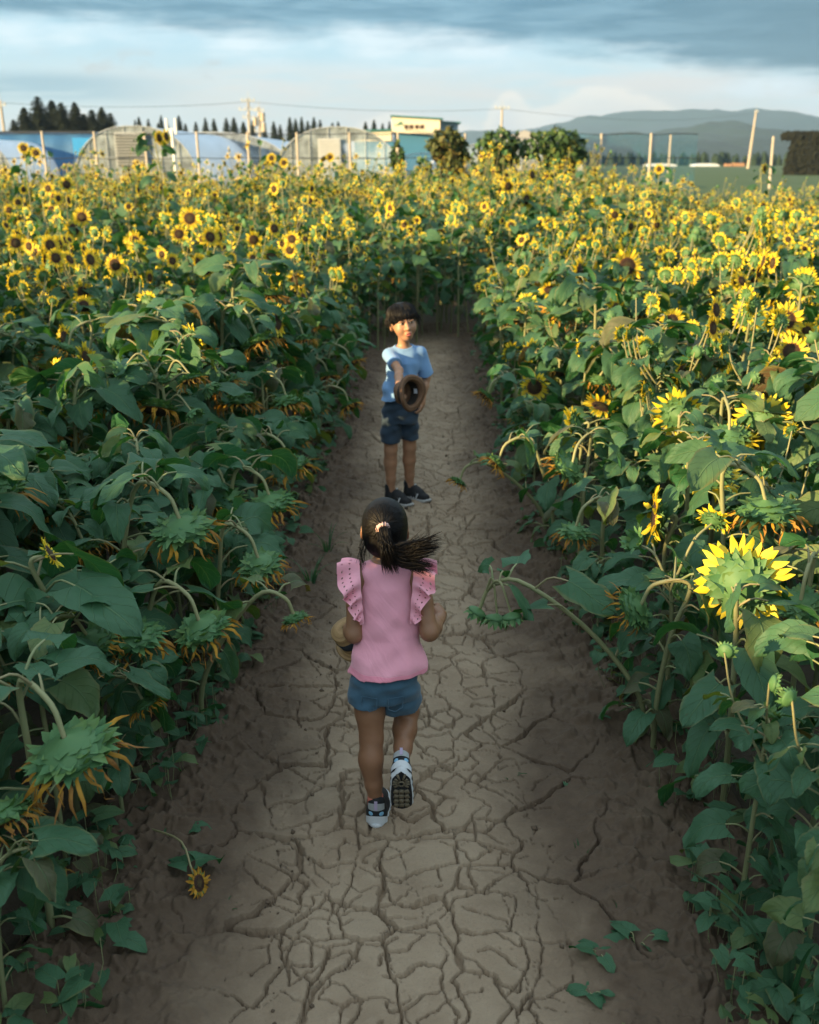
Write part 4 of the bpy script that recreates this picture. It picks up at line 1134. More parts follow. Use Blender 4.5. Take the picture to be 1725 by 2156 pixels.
# --- every other plant in the field
def plant_height(x, y, rg):
    h = np.interp(y, [1.5, 3, 6, 9, 14, 20, 30], [.86, .96, 1.00, 1.00, 1.02, 1.06, 1.13])
    if y > 14 and x > .17 * y: h = h * (1 - .22 * min(1, (x / y - .17) / .08))
    e = min(abs(x - float(xl(y))), abs(x - float(xr(y)))) if y < 11.8 else 1
    return h * (.70 + .30 * min(1, e / .50)) * (rg.uniform(.78, 1.20) if y < 14 else rg.uniform(.74, 1.16) if rg.random() < .9 else rg.uniform(1.2, 1.42)) * (.90 + .20 * float(vnoise(np.array(x * .7 + 90), np.array(y * .7), 4)))
def height_cap(x, y):
    c = 9.0
    for q in HERO_HEAD:
        if q[1] > 9.5 or y > q[1] - .02: continue
        t = y / q[1]
        if abs(q[0] * t - x) < .19: c = min(c, CAM_H + (q[2] - CAM_H) * t - .11)
    return c
def scatter():
    rg = np.random.default_rng(77); pts = []
    y = 1.55
    while y < 31:
        sp = .27 if y < 5 else .31 if y < 13 else .36
        x = -(.44 * y + 2.6)
        xmax = .44 * y + 1.4
        while x < xmax:
            px, py = x + rg.uniform(-.14, .14), y + rg.uniform(-.15, .15)
            inpath = (py < PATH_END - .5 + .9 * px + .3 * math.sin(px * 5)) and (float(xl(py)) + .0 < px < float(xr(py)) - .0)
            # the far right corner of the field is cut away by the green meadow
            far = py > 20 + .0 * px and px > 7.6 + (30 - py) * .10 and py > 27
            if not inpath and not far and py > 1.5 and not (abs(px) < .5 and py < 1.5):
                if not any((px - a) ** 2 + (py - c) ** 2 < .045 for a, c in HERO_POS): 
                    if height_cap(px, py) > .34: pts.append((px, py))
            x += sp * rg.uniform(.8, 1.2)
        y += sp * .92
    return pts
def build_field():
    rg = np.random.default_rng(123)
    pts = scatter()
    def in_view(p, m=.06): return abs(p[0]) < .4115 * (p[1] * .9426 + .45) * (1 + m) + .05
    vis = sorted([p for p in pts if in_view(p)], key=lambda p: p[0] ** 2 * .6 + p[1] ** 2)
    n_ind = 300 - len(HERO_POS)
    near = vis[:n_ind]; ns = set(near); rest = [p for p in pts if p not in ns]
    # a stock of plants, several of each habit; each copy shares their meshes
    stock = {}
    for habit, count in (('old', 8), ('fresh', 6), ('branch', 6), ('bud', 4), ('leafy', 5)):
        stock[habit] = []
        for k in range(count):
            r2 = np.random.default_rng(hash((habit == 'old', habit == 'fresh', habit == 'bud', habit == 'leafy', k)) % 9999 + k)
            if habit == 'old': a = make_plant(r2, 1.0, 'old', r2.uniform(.055, .08), 0, 23, (.11, .20), (1, 0, 0), 0, 'fresh', r2.uniform(.13, .22)); kd = ['old']
            elif habit == 'fresh': a = make_plant(r2, 1.0, 'fresh', r2.uniform(.034, .064), 0, 20, (.10, .19), (1, 0, r2.uniform(-.1, .3)), 0); kd = ['fresh']
            elif habit == 'branch': a = make_plant(r2, 1.0, 'fresh', r2.uniform(.034, .060), 0, 18, (.10, .18), (1, 0, .1), 3 + k % 2); kd = ['fresh'] * (4 + k % 2)
            elif habit == 'bud': a = make_plant(r2, .95, 'bud', r2.uniform(.028, .04), 0, 19, (.10, .19), (1, 0, 0), 2, 'bud'); kd = ['bud'] * 3
            else: a = make_plant(r2, .80, 'old', r2.uniform(.045, .06), 0, 26, (.11, .21), (1, 0, 0), 0, 'fresh', .14); kd = ['old']
            stock[habit].append(plant_meshes(*a, kd))
    words = {'old': 'sunflower hanging a withered head', 'fresh': 'sunflower with one open flower', 'branch': 'branching sunflower with small flowers',
             'bud': 'sunflower in green bud', 'leafy': 'short leafy sunflower'}
    for i, (x, y) in enumerate(near):
        cap = height_cap(x, y); left = x < 0; e = (float(xl(y)) - x) if left else (x - float(xr(y))); dens = min(.999, max(0, rg.random() + (float(vnoise(np.array(x * .9 + 40), np.array(y * .9))) - .5) * .5))
        if y < 4.2: hb = ('old' if dens < .36 else 'leafy' if dens < .72 else 'bud' if dens < .9 else 'fresh') if left else ('leafy' if dens < .30 else 'old' if dens < .48 else 'bud' if dens < .72 else 'fresh' if dens < .82 else 'branch')
        elif y < 7.5 and x < -2.2: hb = 'fresh' if dens < .3 else 'branch' if dens < .5 else 'old' if dens < .65 else 'leafy'
        elif y < 7.5: hb = ('old' if dens < .42 else 'leafy' if dens < .68 else 'bud' if dens < .8 else 'fresh' if dens < .93 else 'branch') if left else ('fresh' if dens < .34 else 'branch' if dens < .66 else 'old' if dens < .76 else 'leafy' if dens < .90 else 'bud')
        elif x > .6: hb = 'fresh' if dens < .28 else 'branch' if dens < .70 else 'old' if dens < .78 else 'bud' if dens < .86 else 'leafy'
        else: hb = 'fresh' if dens < .20 else 'branch' if dens < .50 else 'old' if dens < .66 else 'bud' if dens < .76 else 'leafy'
        if left and hb == 'fresh' and y < 5: hb = 'leafy'
        if y > 10.4 and -.7 < x < 1.0 and rg.random() < .6: hb = 'leafy' if rg.random() < .6 else 'old'
        k = int(rg.integers(len(stock[hb]))); h = min(plant_height(x, y, rg), cap / (1.25 if hb in ('branch', 'bud') else 1.0))
        if cap < .7: hb = 'leafy'; h = min(cap, .9) / .85; k = int(rg.integers(len(stock[hb])))
        if hb in ('old', 'leafy'): rz = (0 if left else math.pi) + rg.normal(0, .9)
        else: rz = rg.choice([-1.45, .2, .6, 1.2, 2.2]) + rg.normal(0, .6)
        band = 'beside the girl' if y < 3.8 else 'between the girl and the boy' if y < 5.4 else 'level with the boy' if y < 7 else 'just behind the boy' if y < 9.5 else 'well behind the boy'
        row = 'at the edge of the path' if e < .38 and y < 11.6 else 'inside the bank' if e < 1.2 else 'deep in the bank'
        sd = 'left' if left else 'right'
        if y >= 11.6: lab = words[hb] + ', in the rows closing the far end of the path'
        else: lab = '%s, %s %s' % (words[hb], band, {'at the edge of the path': 'at the %s path edge' % sd, 'inside the bank': 'inside the %s bank' % sd, 'deep in the bank': 'deep in the %s bank' % sd}[row])
        link_plant((x, y, 0), rz, stock[hb][k], lab, lab.replace(',', '').replace('sunflower', 'sunflowers', 1), h)
    # the rest of the field as one body of plants
    allm = MB()      # 0 stem 1 leaf 2 petal 3 old 4 disc 5 bract
    proto = {1: [], 2: []}
    r3 = np.random.default_rng(55)
    for lod, cnt in ((1, 16), (2, 26)):
        for k in range(cnt):
            hb = r3.random(); br = 0; kd = 'fresh'
            if lod == 1: br = (0, 1, 0, 2, 2)[k % 5]; kd = ('fresh', 'fresh', 'old', 'fresh')[k % 4]
            else: br = (1, 2, 3, 4)[k % 4]; kd = ('fresh', 'fresh', 'fresh', 'old')[k % 4]
            face = (1, 0, r3.uniform(-.2, .3))
            st, lf, hs = make_plant(r3, 1.0, kd, r3.uniform(.032, .062) if lod == 1 else r3.uniform(.026, .050), lod, 15 if lod == 1 else 14, (.11, .19), face, br)
            g = MB(); 
            for src, mi in [(st, 0), (lf, 1)]:
                j = len(g.QM), len(g.TM); g.extend(src); 
                for q in range(j[0], len(g.QM)): g.QM[q] = np.full(len(g.Q[q]), mi)
                for q in range(j[1], len(g.TM)): g.TM[q] = np.full(len(g.T[q]), mi)
            for hi, (pe, di, bb) in enumerate(hs):
                for src, mi in ((pe, 3 if (kd == 'old' and hi == 0) else 2), (di, 4), (bb, 5)):
                    j = len(g.QM), len(g.TM); g.extend(src)
                    for q in range(j[0], len(g.QM)): g.QM[q] = np.full(len(g.Q[q]), mi)
                    for q in range(j[1], len(g.TM)): g.TM[q] = np.full(len(g.T[q]), mi)
            # compact to one array each
            c = MB(); c.V = [np.concatenate(g.V)]; c.UV = [np.concatenate(g.UV)]; c.C = [np.concatenate(g.C)]; c.n = g.n
            c.Q = [np.concatenate(g.Q)] if g.Q else []; c.QM = [np.concatenate(g.QM)] if g.QM else []
            c.T = [np.concatenate(g.T)] if g.T else []; c.TM = [np.concatenate(g.TM)] if g.TM else []
            proto[lod].append(c)
    nf = 0
    for (x, y) in rest:
        lod = 1 if y < 15.5 else 2
        if y < 12 and not in_view((x, y), .0) and x > 0 and rg.random() < .35: continue
        if y > 10 and float(vnoise(np.array(x * .8 + 10), np.array(y * .8), 9)) < .22 and rg.random() < .6: continue
        p = proto[lod][int(rg.integers(len(proto[lod])))]; h = plant_height(x, y, rg)
        rz = rg.choice([-1.45, -.7, .2, .7, 1.2, 2.0]) + rg.normal(0, .6)
        if y < 8 and x < 0: rz = rg.normal(0, .9)
        M = Matrix.Translation((x, y, 0)) @ Matrix.Rotation(rz, 4, 'Z') @ Matrix.Rotation(rg.normal(0, .06), 4, 'X') @ Matrix.Scale(h, 4)
        allm.extend(p, M, rg.uniform(-.08, .08)); nf += 1
    tag(allm.build('sunflower_field', [M_STEM, M_LEAF, M_PETAL, M_OLD, M_DISC, M_BRACT]), kind='stuff')
    print('FIELD', len(pts), 'near', len(near), 'far', nf, 'reach', near[-1], sum(len(q) for q in allm.Q))
build_field()
# ------------------------------------------------------------------ weeds, grass and fallen bits along the path
M_WEED = M_LEAF
def weed(x, y, s, n, seed, label, group=None, tall=.5, lanc=False, px=None):
    rg = np.random.default_rng(seed); st, lf = MB(), MB()
    for j in range(n):
        az = j * 2.4 + rg.uniform(-.4, .4); L = s * rg.uniform(.6, 1.1); e = rg.uniform(.3, 1.2)
        h = np.array([math.cos(az), math.sin(az), 0]); q = np.array([0, 0, .0]) + h * s * .6 * math.cos(e) * rg.uniform(.4, 1.2) + np.array([0, 0, s * tall * rg.uniform(.3, 1.3)])
        st.tube(spline([(0, 0, -.02), q * .5 + np.array([0, 0, .2 * s]), q], 4), .0016, 3, 0, .2, False)
        leaf(lf, rg, q, az, L, L * (.14 if lanc else .45), rg.uniform(.0, .5), rg.uniform(-1.0, -.2), 5, 5, rg.uniform(0, .3), rg.normal(0, .3), .2, .05)
    t = tag(empty('weed', (x, y, .0), 0), label, 'weed', group); st.build('stem', M_STEM, t); lf.build('leaves', M_LEAF, t)
def wz(px, py): return atz(px, py, .02)
for i, (px, py, s, n, lab) in enumerate(((385, 1760, .085, 3, 'pair of broad weed leaves flat on the dark soil left of the planted shoe'), (1340, 1985, .085, 7, 'leafy weed on the dark soil, the biggest clump right of the path'), (1260, 2010, .06, 5, 'low narrow weed just left of the biggest clump on the right'),
        (1290, 1890, .045, 4, 'small weed with four leaves above the biggest clump on the right'), (1185, 1700, .035, 3, 'tiny three leaved weed on the right, below the bent over stalk'), (1190, 1640, .035, 3, 'tiny weed seedling nearest under the bent over stalk'), (1240, 2090, .05, 6, 'star shaped narrow weed at the lower right edge of the clay'),
        (1490, 2110, .10, 4, 'broad round weed leaves in the bottom right corner'), (455, 1640, .035, 3, 'tiny weed seedling on the left clay beside the lifted shoe'), (527, 1520, .035, 3, 'tiny weed seedling left of the denim shorts'), (1240, 1750, .03, 3, 'tiny weed among crumbs at the right of the lifted shoe'), (455, 1890, .03, 2, 'tiny weed by the fallen flower on the left'))):
    p = wz(px, py); weed(p.x, p.y, s, n, 300 + i, lab)
def grass_tuft(x, y, L, n, seed, label, group=None, bendy=1.0):
    rg = np.random.default_rng(seed); b = MB()
    for j in range(n):
        az = rg.uniform(0, 6.28); h = np.array([math.cos(az), math.sin(az), 0]); l = L * rg.uniform(.5, 1.1); w = .0035 + L * .011; k = rg.uniform(.3, 1.0) * bendy
        pts = []
        for q in range(7):
            s = q / 6; c = h * l * k * s * s * .8 + np.array([0, 0, l * (s - .45 * k * s * s * s)]) + h * .02; side = np.array([-h[1], h[0], 0]) * w * (1 - s) ** .6
            pts.append([c - side, c + np.array([0, 0, -.002]), c + side])
        b.grid(np.array(pts), tint=np.full(21, rg.uniform(0, .35)))
    t = tag(b.build('grass_tuft', M_LEAF), label, 'grass', group); t.location = (x, y, 0)
for i, (px, py, L, n, lab) in enumerate(((655, 1240, .22, 16, 'tuft of long grass on the left path edge beside the pink ruffle'), (690, 1170, .20, 10, 'thin grass tuft just above the one beside the pink ruffle'), (1655, 2140, .52, 9, 'tall broad bladed grass in the bottom right corner'), (1385, 1880, .07, 5, 'tiny grass tuft on the dark soil at the lower right'),
        (1225, 1800, .06, 4, 'tiny grass tuft by the right edge of the clay'), (640, 1020, .16, 12, 'grass tuft on the left path edge level with the shoes'), (1075, 1640, .05, 3, 'tiny sprig of grass in a crack right of the lifted shoe'), (470, 1925, .06, 4, 'tiny grass sprig beside the fallen flower'), (1240, 1265, .26, 12, 'long grass under the right bank behind the bent stalk'))):
    p = atz(px, py, 0); grass_tuft(p.x, p.y, L, n, 400 + i, lab)
# low leafy undergrowth at the foot of both banks, one mass
def undergrowth():
    rg = np.random.default_rng(31); st, lf = MB(), MB()
    for k in range(900):
        y = 1.4 + 11 * rg.random() ** 1.35; left = rg.random() < .5
        e = abs(rg.normal(0, .22)) - .03
        x = float(xl(y)) - e if left else float(xr(y)) + e
        s = rg.uniform(.035, .085); h0 = rg.uniform(.01, .16)
        for j in range(int(rg.integers(2, 5))):
            az = rg.uniform(0, 6.28); q = np.array([x + rg.normal(0, .03), y + rg.normal(0, .03), h0 * rg.uniform(.5, 1.3) + .02])
            if y < 5: st.tube([(x, y, -.03), tuple(q * np.array([1, 1, .6])), tuple(q)], .0015, 3, 0, .2, False)
            leaf(lf, rg, q, az, s, s * .45, rg.uniform(0, .4), rg.uniform(-1.2, -.3), 4, 3, leaf_tint(rg, 2), rg.normal(0, .4))
    b = MB(); b.extend(lf); n0 = len(b.QM); b.extend(st)
    for q in range(n0, len(b.QM)): b.QM[q] = np.full(len(b.Q[q]), 1)
    tag(b.build('undergrowth', [M_LEAF, M_STEM]), kind='stuff')
undergrowth()
# a broken flower lying on the soil at the lower left, with two leaves
def fallen():
    p = atz(415, 1870, .03); rg = np.random.default_rng(9)
    t = tag(empty('fallen_flower', (p.x, p.y, .03)), 'broken sunflower sprig with one orange bloom lying on the dark soil, lower left', 'flower')
    e = atz(300, 1740, .05) - p
    st = MB(); st.tube(spline([e, e * .45 + Vector((0.03, 0, .07)), Vector((-.02, .03, .05)), Vector((0, 0, .03))], 12), .0035, 5, 0, .5, False); st.build('stem', M_STEM, t)
    lf = MB(); leaf(lf, rg, (-.03, .045, .05), 2.7, .085, .045, .1, -.6, 6, 5, .3); leaf(lf, rg, (-.01, .05, .06), .4, .085, .05, .1, -.6, 6, 5, .2); lf.build('leaves', M_LEAF, t)
    M = face_mat((.012, -.02, .035), (.55, -.15, .25)); pe, di, br = [MB() for _ in range(3)]
    for q, s in zip((pe, di, br), head_parts(rg, 'fresh', .026, 0)): q.extend(s, M)
    h = br.build('flower_head', M_BRACT, t); pe.build('petals', M_OLD, h); di.build('seed_disc', M_DISC, h)
fallen()
# a few fallen petals
for i, (px, py, lab) in enumerate(((1098, 1305, 'fallen yellow petal on the clay right of the fist'), (800, 1312, 'fallen yellow petal'), (430, 1620, 'fallen yellow petal'))[:1]):
    p = atz(px, py, .02); b = MB(); b.grid(np.array([[(-.004, q * .012, .002), (0, q * .012, .006), (.004, q * .012, .002)] for q in range(4)])); o = tag(b.build('fallen_petal', M_PETAL), lab, 'petal'); o.location = p

# bits of straw, dry leaf and grit lying on the clay, past counting
def litter():
    rg = np.random.default_rng(12); b = MB(); c = MB()
    for k in range(520):
        y = 1.4 + 9 * rg.random() ** 1.6; x = rg.uniform(float(xl(y)), float(xr(y))); z = float(path_height(np.array([[x]]), np.array([[y]]))[0][0, 0]) + .0045
        a = rg.uniform(0, 6.28); d = np.array([math.cos(a), math.sin(a), 0]); w = np.array([-d[1], d[0], 0])
        if rg.random() < .55:
            L = rg.uniform(.008, .040); q = rg.uniform(.0006, .0014); b.add([(x, y, z) - d * L / 2 - w * q, (x, y, z) - d * L / 2 + w * q, (x, y, z + .002) + d * L / 2 + w * q, (x, y, z + .002) + d * L / 2 - w * q], [(0, 1, 2, 3)], 0, None, rg.uniform(.9, 1))
        else:
            s_ = rg.uniform(.0020, .0055); v = np.array([(1, 0, 0), (-.9, .2, 0), (0, 1.1, 0), (.1, -.8, 0), (0, 0, .8)]) * s_ @ np.array([[d[0], w[0], 0], [d[1], w[1], 0], [0, 0, 1]]).T
            b.add(v + np.array([x, y, z - .002]), [(0, 2, 4), (2, 1, 4), (1, 3, 4), (3, 0, 4)], 1, None, rg.uniform(.3, 1))
    tag(b.build('plant_litter', [M_LEAF, M_SOIL], None, False), kind='stuff')
litter()
# ------------------------------------------------------------------ people: smooth implicit surfaces, meshed once
class SDF:
    def __init__(s, lo, hi, h):
        s.lo = np.array(lo, float); s.h = h; n = np.ceil((np.array(hi, float) - s.lo) / h).astype(int) + 1
        s.ax = [s.lo[i] + h * np.arange(n[i]) for i in range(3)]; s.F = np.full(tuple(n), 10.0, np.float32)
    def sub(s, lo, hi):
        sl = []
        for i in range(3):
            a = int(np.clip(np.floor((lo[i] - s.lo[i]) / s.h), 0, len(s.ax[i]) - 1)); b = int(np.clip(np.ceil((hi[i] - s.lo[i]) / s.h) + 1, a + 1, len(s.ax[i])))
            sl.append(slice(a, b))
        return tuple(sl), s.ax[0][sl[0]][:, None, None], s.ax[1][sl[1]][None, :, None], s.ax[2][sl[2]][None, None, :]
    def put(s, sl, d, k, op):
        F = s.F[sl]; d = d.astype(np.float32)
        if op == 'u':
            h = np.maximum(k - np.abs(F - d), 0) / max(k, 1e-6); s.F[sl] = np.minimum(F, d) - h * h * k * .25
        else:
            e = -d; h = np.maximum(k - np.abs(F - e), 0) / max(k, 1e-6); s.F[sl] = np.maximum(F, e) + h * h * k * .25
    def cone(s, a, b, ra, rb, k=.02, op='u', cut=None):
        a = np.array(a, float); b = np.array(b, float); m = max(ra, rb) + k + 3 * s.h + .012
        sl, X, Y, Z = s.sub(np.minimum(a, b) - m, np.maximum(a, b) + m)
        v = b - a; L2 = v.dot(v) + 1e-9
        t = np.clip(((X - a[0]) * v[0] + (Y - a[1]) * v[1] + (Z - a[2]) * v[2]) / L2, 0, 1)
        d = np.sqrt((X - a[0] - t * v[0]) ** 2 + (Y - a[1] - t * v[1]) ** 2 + (Z - a[2] - t * v[2]) ** 2) - (ra + (rb - ra) * t)
        if cut is not None:
            c, n = cut; d = np.maximum(d, (X - c[0]) * n[0] + (Y - c[1]) * n[1] + (Z - c[2]) * n[2])
        s.put(sl, d, k, op)
    def chain(s, pts, rad, k=.02):
        for i in range(len(pts) - 1): s.cone(pts[i], pts[i + 1], rad[i], rad[i + 1], k)
    def ell(s, c, r, M=None, k=.02, op='u'):
        c = np.array(c, float); r = np.array(r, float); m = r.max() + k + 3 * s.h
        sl, X, Y, Z = s.sub(c - m, c + m); X = X - c[0]; Y = Y - c[1]; Z = Z - c[2]
        if M is not None:
            M = np.array(M); X, Y, Z = (M[0, 0] * X + M[1, 0] * Y + M[2, 0] * Z, M[0, 1] * X + M[1, 1] * Y + M[2, 1] * Z, M[0, 2] * X + M[1, 2] * Y + M[2, 2] * Z)
        q0 = np.sqrt((X / r[0]) ** 2 + (Y / r[1]) ** 2 + (Z / r[2]) ** 2); q1 = np.sqrt((X / r[0] ** 2) ** 2 + (Y / r[1] ** 2) ** 2 + (Z / r[2] ** 2) ** 2)
        d = np.where(q1 > 1e-6, q0 * (q0 - 1) / np.maximum(q1, 1e-6), -r.min())
        s.put(sl, d, k, op)
    def loft(s, keys, k=.02, op='u', cap=True):
        K = np.array(keys, float); m = .05
        sl, X, Y, Z = s.sub((K[:, 1].min() - K[:, 3].max() - m, K[:, 2].min() - K[:, 4].max() - m, K[0, 0] - m), (K[:, 1].max() + K[:, 3].max() + m, K[:, 2].max() + K[:, 4].max() + m, K[-1, 0] + m))
        z = Z.ravel(); cx, cy, rx, ry = [np.interp(z, K[:, 0], K[:, i])[None, None, :] for i in (1, 2, 3, 4)]
        d = (np.sqrt(((X - cx) / rx) ** 2 + ((Y - cy) / ry) ** 2) - 1) * np.minimum(rx, ry)
        d = np.maximum(d, np.maximum(K[0, 0] - Z, Z - K[-1, 0])) if cap else d
        s.put(sl, d, k, op)
    def grid(s): return np.meshgrid(*s.ax, indexing='ij')
    def shell(s, th): s.F = np.maximum(s.F, -(s.F + th))
    def mb(s, tint=.5):
        F = s.F; h = s.h
        B = F < 0; nx, ny, nz = F.shape
        cnt = np.zeros((nx - 1, ny - 1, nz - 1), np.int8)
        off = [(i, j, k) for i in (0, 1) for j in (0, 1) for k in (0, 1)]
        for i, j, k in off: cnt += B[i:nx - 1 + i, j:ny - 1 + j, k:nz - 1 + k]
        act = (cnt > 0) & (cnt < 8); I = np.argwhere(act); idm = np.full(act.shape, -1, np.int64); idm[act] = np.arange(len(I))
        C = np.array(off); cv = np.stack([F[I[:, 0] + i, I[:, 1] + j, I[:, 2] + k] for i, j, k in off], 1)
        acc = np.zeros((len(I), 3)); num = np.zeros(len(I))
        for a in range(8):
            for b in range(a + 1, 8):
                if np.abs(C[a] - C[b]).sum() != 1: continue
                va, vb = cv[:, a], cv[:, b]; m = (va < 0) != (vb < 0); t = np.where(m, va / np.where(m, va - vb, 1), 0)
                acc += np.where(m[:, None], C[a] + t[:, None] * (C[b] - C[a]), 0); num += m
        V = s.lo + h * (I + acc / np.maximum(num, 1)[:, None])
        Q = []
        for ax in range(3):
            A = B if ax == 0 else np.moveaxis(B, ax, 0)
            P = idm if ax == 0 else np.moveaxis(idm, ax, 0)
            ch = A[:-1] != A[1:]; ch[:, 0, :] = False; ch[:, :, 0] = False; ch[:, -1, :] = False; ch[:, :, -1] = False
            e = np.argwhere(ch)
            if len(e) == 0: continue
            i, j, k = e.T; q = np.stack([P[i, j - 1, k - 1], P[i, j, k - 1], P[i, j, k], P[i, j - 1, k]], 1)
            fl = A[i, j, k]; flip = ~fl
            if ax == 1: flip = ~flip
            q[flip] = q[flip][:, ::-1]; Q.append(q)
        b = MB(); b.add(V, np.concatenate(Q), 0, None, tint); return b

def skin_mat(name, c0, c1):
    def f(n):
        tc = n.new('ShaderNodeTexCoord').outputs['Object']; a = n.noise(tc, 22, 4); g = n.noise(tc, 260, 3)
        col = n.mix(a, c0, c1)
        p = n.new('ShaderNodeBsdfPrincipled'); n.put(p.inputs['Base Color'], col); p.inputs['Roughness'].default_value = .5
        p.inputs['Subsurface Weight'].default_value = .12; p.inputs['Subsurface Radius'].default_value = (.012, .005, .003); p.inputs['Subsurface Scale'].default_value = .5
        n.put(p.inputs['Normal'], n.bump(g, .06, .001)); return p.outputs[0]
    return mat(name, f)
def cloth_mat(name, c0, c1, weave=500, rough=.85, fold=9.0):
    def f(n):
        tc = n.new('ShaderNodeTexCoord').outputs['Object']; a = n.noise(tc, 14, 4, .6); w = n.noise(tc, weave, 2); fo = n.noise(n.vmul(tc, (1, 1, 1.6)), fold, 3, .5, 1.0)
        col = n.mix(n.m('ADD', n.m('MULTIPLY', a, .65), n.m('MULTIPLY', w, .35)), c0, c1)
        return n.bsdf(col, rough, n.bump(n.m('ADD', n.m('MULTIPLY', w, .04), fo), .28, .016), Sheen_Weight=.2)
    return mat(name, f)
M_SKIN = skin_mat('skin', (.235, .112, .058), (.290, .145, .078)); M_SKIN2 = skin_mat('skin_fair', (.37, .190, .110), (.43, .235, .140))
def top_mat():
    def f(n):
        tc = n.new('ShaderNodeTexCoord').outputs['Object']; x, y, z = n.sep(tc); a = n.noise(tc, 14, 4, .6); w = n.noise(tc, 600, 2)
        warp = n.noise(tc, 5, 3); fo = n.noise(n.xyz(n.m('ADD', n.m('MULTIPLY', x, 16.0), n.m('MULTIPLY', z, 13.0)), n.m('MULTIPLY', y, 8.0), n.m('ADD', n.m('MULTIPLY', z, 5.0), n.m('MULTIPLY', warp, 2.0))), 1.0, 3, .5, .8)
        col = n.mix(n.m('ADD', n.m('MULTIPLY', a, .6), n.m('MULTIPLY', w, .4)), (.80, .32, .41), (.88, .41, .50))
        hem = n.m('SUBTRACT', 1.0, n.step(z, .5435, .5455)); col = n.mix(n.m('MULTIPLY', hem, .8), col, (.78, .25, .34))
        ln = n.m('MULTIPLY', n.step(z, .5440, .5450), n.m('SUBTRACT', 1.0, n.step(z, .5460, .5470)))
        return n.bsdf(col, .9, n.bump(n.m('SUBTRACT', n.m('ADD', n.m('MULTIPLY', w, .03), fo), n.m('MULTIPLY', ln, .15)), .45, .018), Sheen_Weight=.2)
    return mat('pink_jersey', f)
M_PINKC = top_mat(); M_TEE = cloth_mat('blue_jersey', (.155, .30, .54), (.20, .36, .60), 500, .9, 8)
M_DENIM = cloth_mat('denim', (.020, .062, .105), (.050, .122, .180), 420, .85, 10); M_NAVY = cloth_mat('navy_denim', (.008, .022, .042), (.020, .045, .075), 400, .85, 9)
M_EYE = plain('eye_white', (.42, .39, .36), .35, .02); M_IRIS = plain('iris_dark', (.02, .012, .008), .2, .02); M_LIP = plain('lip', (.46, .13, .11), .5, .08, 60); M_MOUTH = plain('mouth_dark', (.05, .012, .012), .6)
def hair_mat():
    def f(n):
        uvn = n.new('ShaderNodeUVMap'); tc = n.new('ShaderNodeTexCoord').outputs['Object']; t = n.new('ShaderNodeAttribute', attribute_name='tint').outputs['Fac']
        a = n.noise(n.vmul(tc, (260, 60, 40)), 1.0, 3)
        col = n.mix(n.m('MULTIPLY', n.m('ADD', a, t), .5), (.0028, .0026, .0027), (.0080, .0062, .0056))
        return n.bsdf(col, .5, n.bump(a, .4, .003), Specular_IOR_Level=.22)
    return mat('black_hair', f)
M_HAIR = hair_mat()
def ruffle_mat():
    def f(n):
        uvn = n.new('ShaderNodeUVMap'); u, v, _ = n.sep(uvn.outputs[0])
        fu = n.m('SUBTRACT', n.m('FRACT', n.m('MULTIPLY', u, 34.0)), .5); fv = n.m('SUBTRACT', n.m('FRACT', n.m('ADD', n.m('MULTIPLY', v, 3.0), .15)), .5)
        rr = n.m('SQRT', n.m('ADD', n.m('MULTIPLY', fu, fu), n.m('MULTIPLY', n.m('MULTIPLY', fv, fv), 1.6)))
        hole = n.m('MULTIPLY', n.m('SUBTRACT', 1.0, n.step(rr, .13, .18)), n.m('GREATER_THAN', v, .34))
        tc = n.new('ShaderNodeTexCoord').outputs['Object']; a = n.noise(tc, 60, 4)
        p = n.bsdf(n.mix(a, (.82, .34, .43), (.88, .42, .50)), .9, n.bump(a, .3, .004))
        x = n.new('ShaderNodeMixShader'); n.put(x.inputs[0], hole); n.t.links.new(p, x.inputs[1]); n.t.links.new(n.new('ShaderNodeBsdfTransparent').outputs[0], x.inputs[2])
        return x.outputs[0]
    return mat('eyelet_frill', f)
M_FRILL = ruffle_mat()
def straw_mat(name, c0, c1):
    def f(n):
        uvn = n.new('ShaderNodeUVMap'); u, v, _ = n.sep(uvn.outputs[0]); tc = n.new('ShaderNodeTexCoord').outputs['Object']
        k = n.m('FRACT', n.m('MULTIPLY', u, 13.0)); a = n.noise(tc, 120, 3)
        k2 = n.m('ABSOLUTE', n.m('SUBTRACT', k, .5))
        col = n.mix(n.m('ADD', n.m('MULTIPLY', k2, 1.2), n.m('MULTIPLY', a, .4), clamp=True), c0, c1)
        return n.bsdf(col, .75, n.bump(n.m('ADD', k2, n.m('MULTIPLY', a, .3)), .8, .006))
    return mat(name, f)
M_STRAW = straw_mat('straw', (.40, .25, .11), (.20, .115, .045)); M_STRAWD = straw_mat('dark_straw', (.19, .095, .045), (.085, .042, .022))
M_BLACK = plain('black_mesh', (.010, .011, .013), .75, .3, 120); M_WHITE = plain('white_rubber', (.58, .60, .62), .5, .12, 30); M_GREYR = plain('grey_rubber', (.33, .33, .32), .6, .15, 30)
M_TREAD = plain('tread_khaki', (.135, .110, .070), .7, .2, 40); M_LILAC = plain('lilac_loop', (.42, .34, .48), .7, .06, 80); M_SKYB = plain('blue_gel', (.20, .42, .60), .3, .1, 40); M_SOCK = plain('coral_sock', (.50, .15, .10), .9, .1, 200); M_GREYT = plain('grey_tab', (.34, .36, .36), .75, .08, 90)
M_SCRUNCH = plain('pale_pink_band', (.62, .40, .37), .85, .08, 120)

V3 = lambda *a: np.array(a, float)
def unit(v): v = np.array(v, float); return v / np.linalg.norm(v)

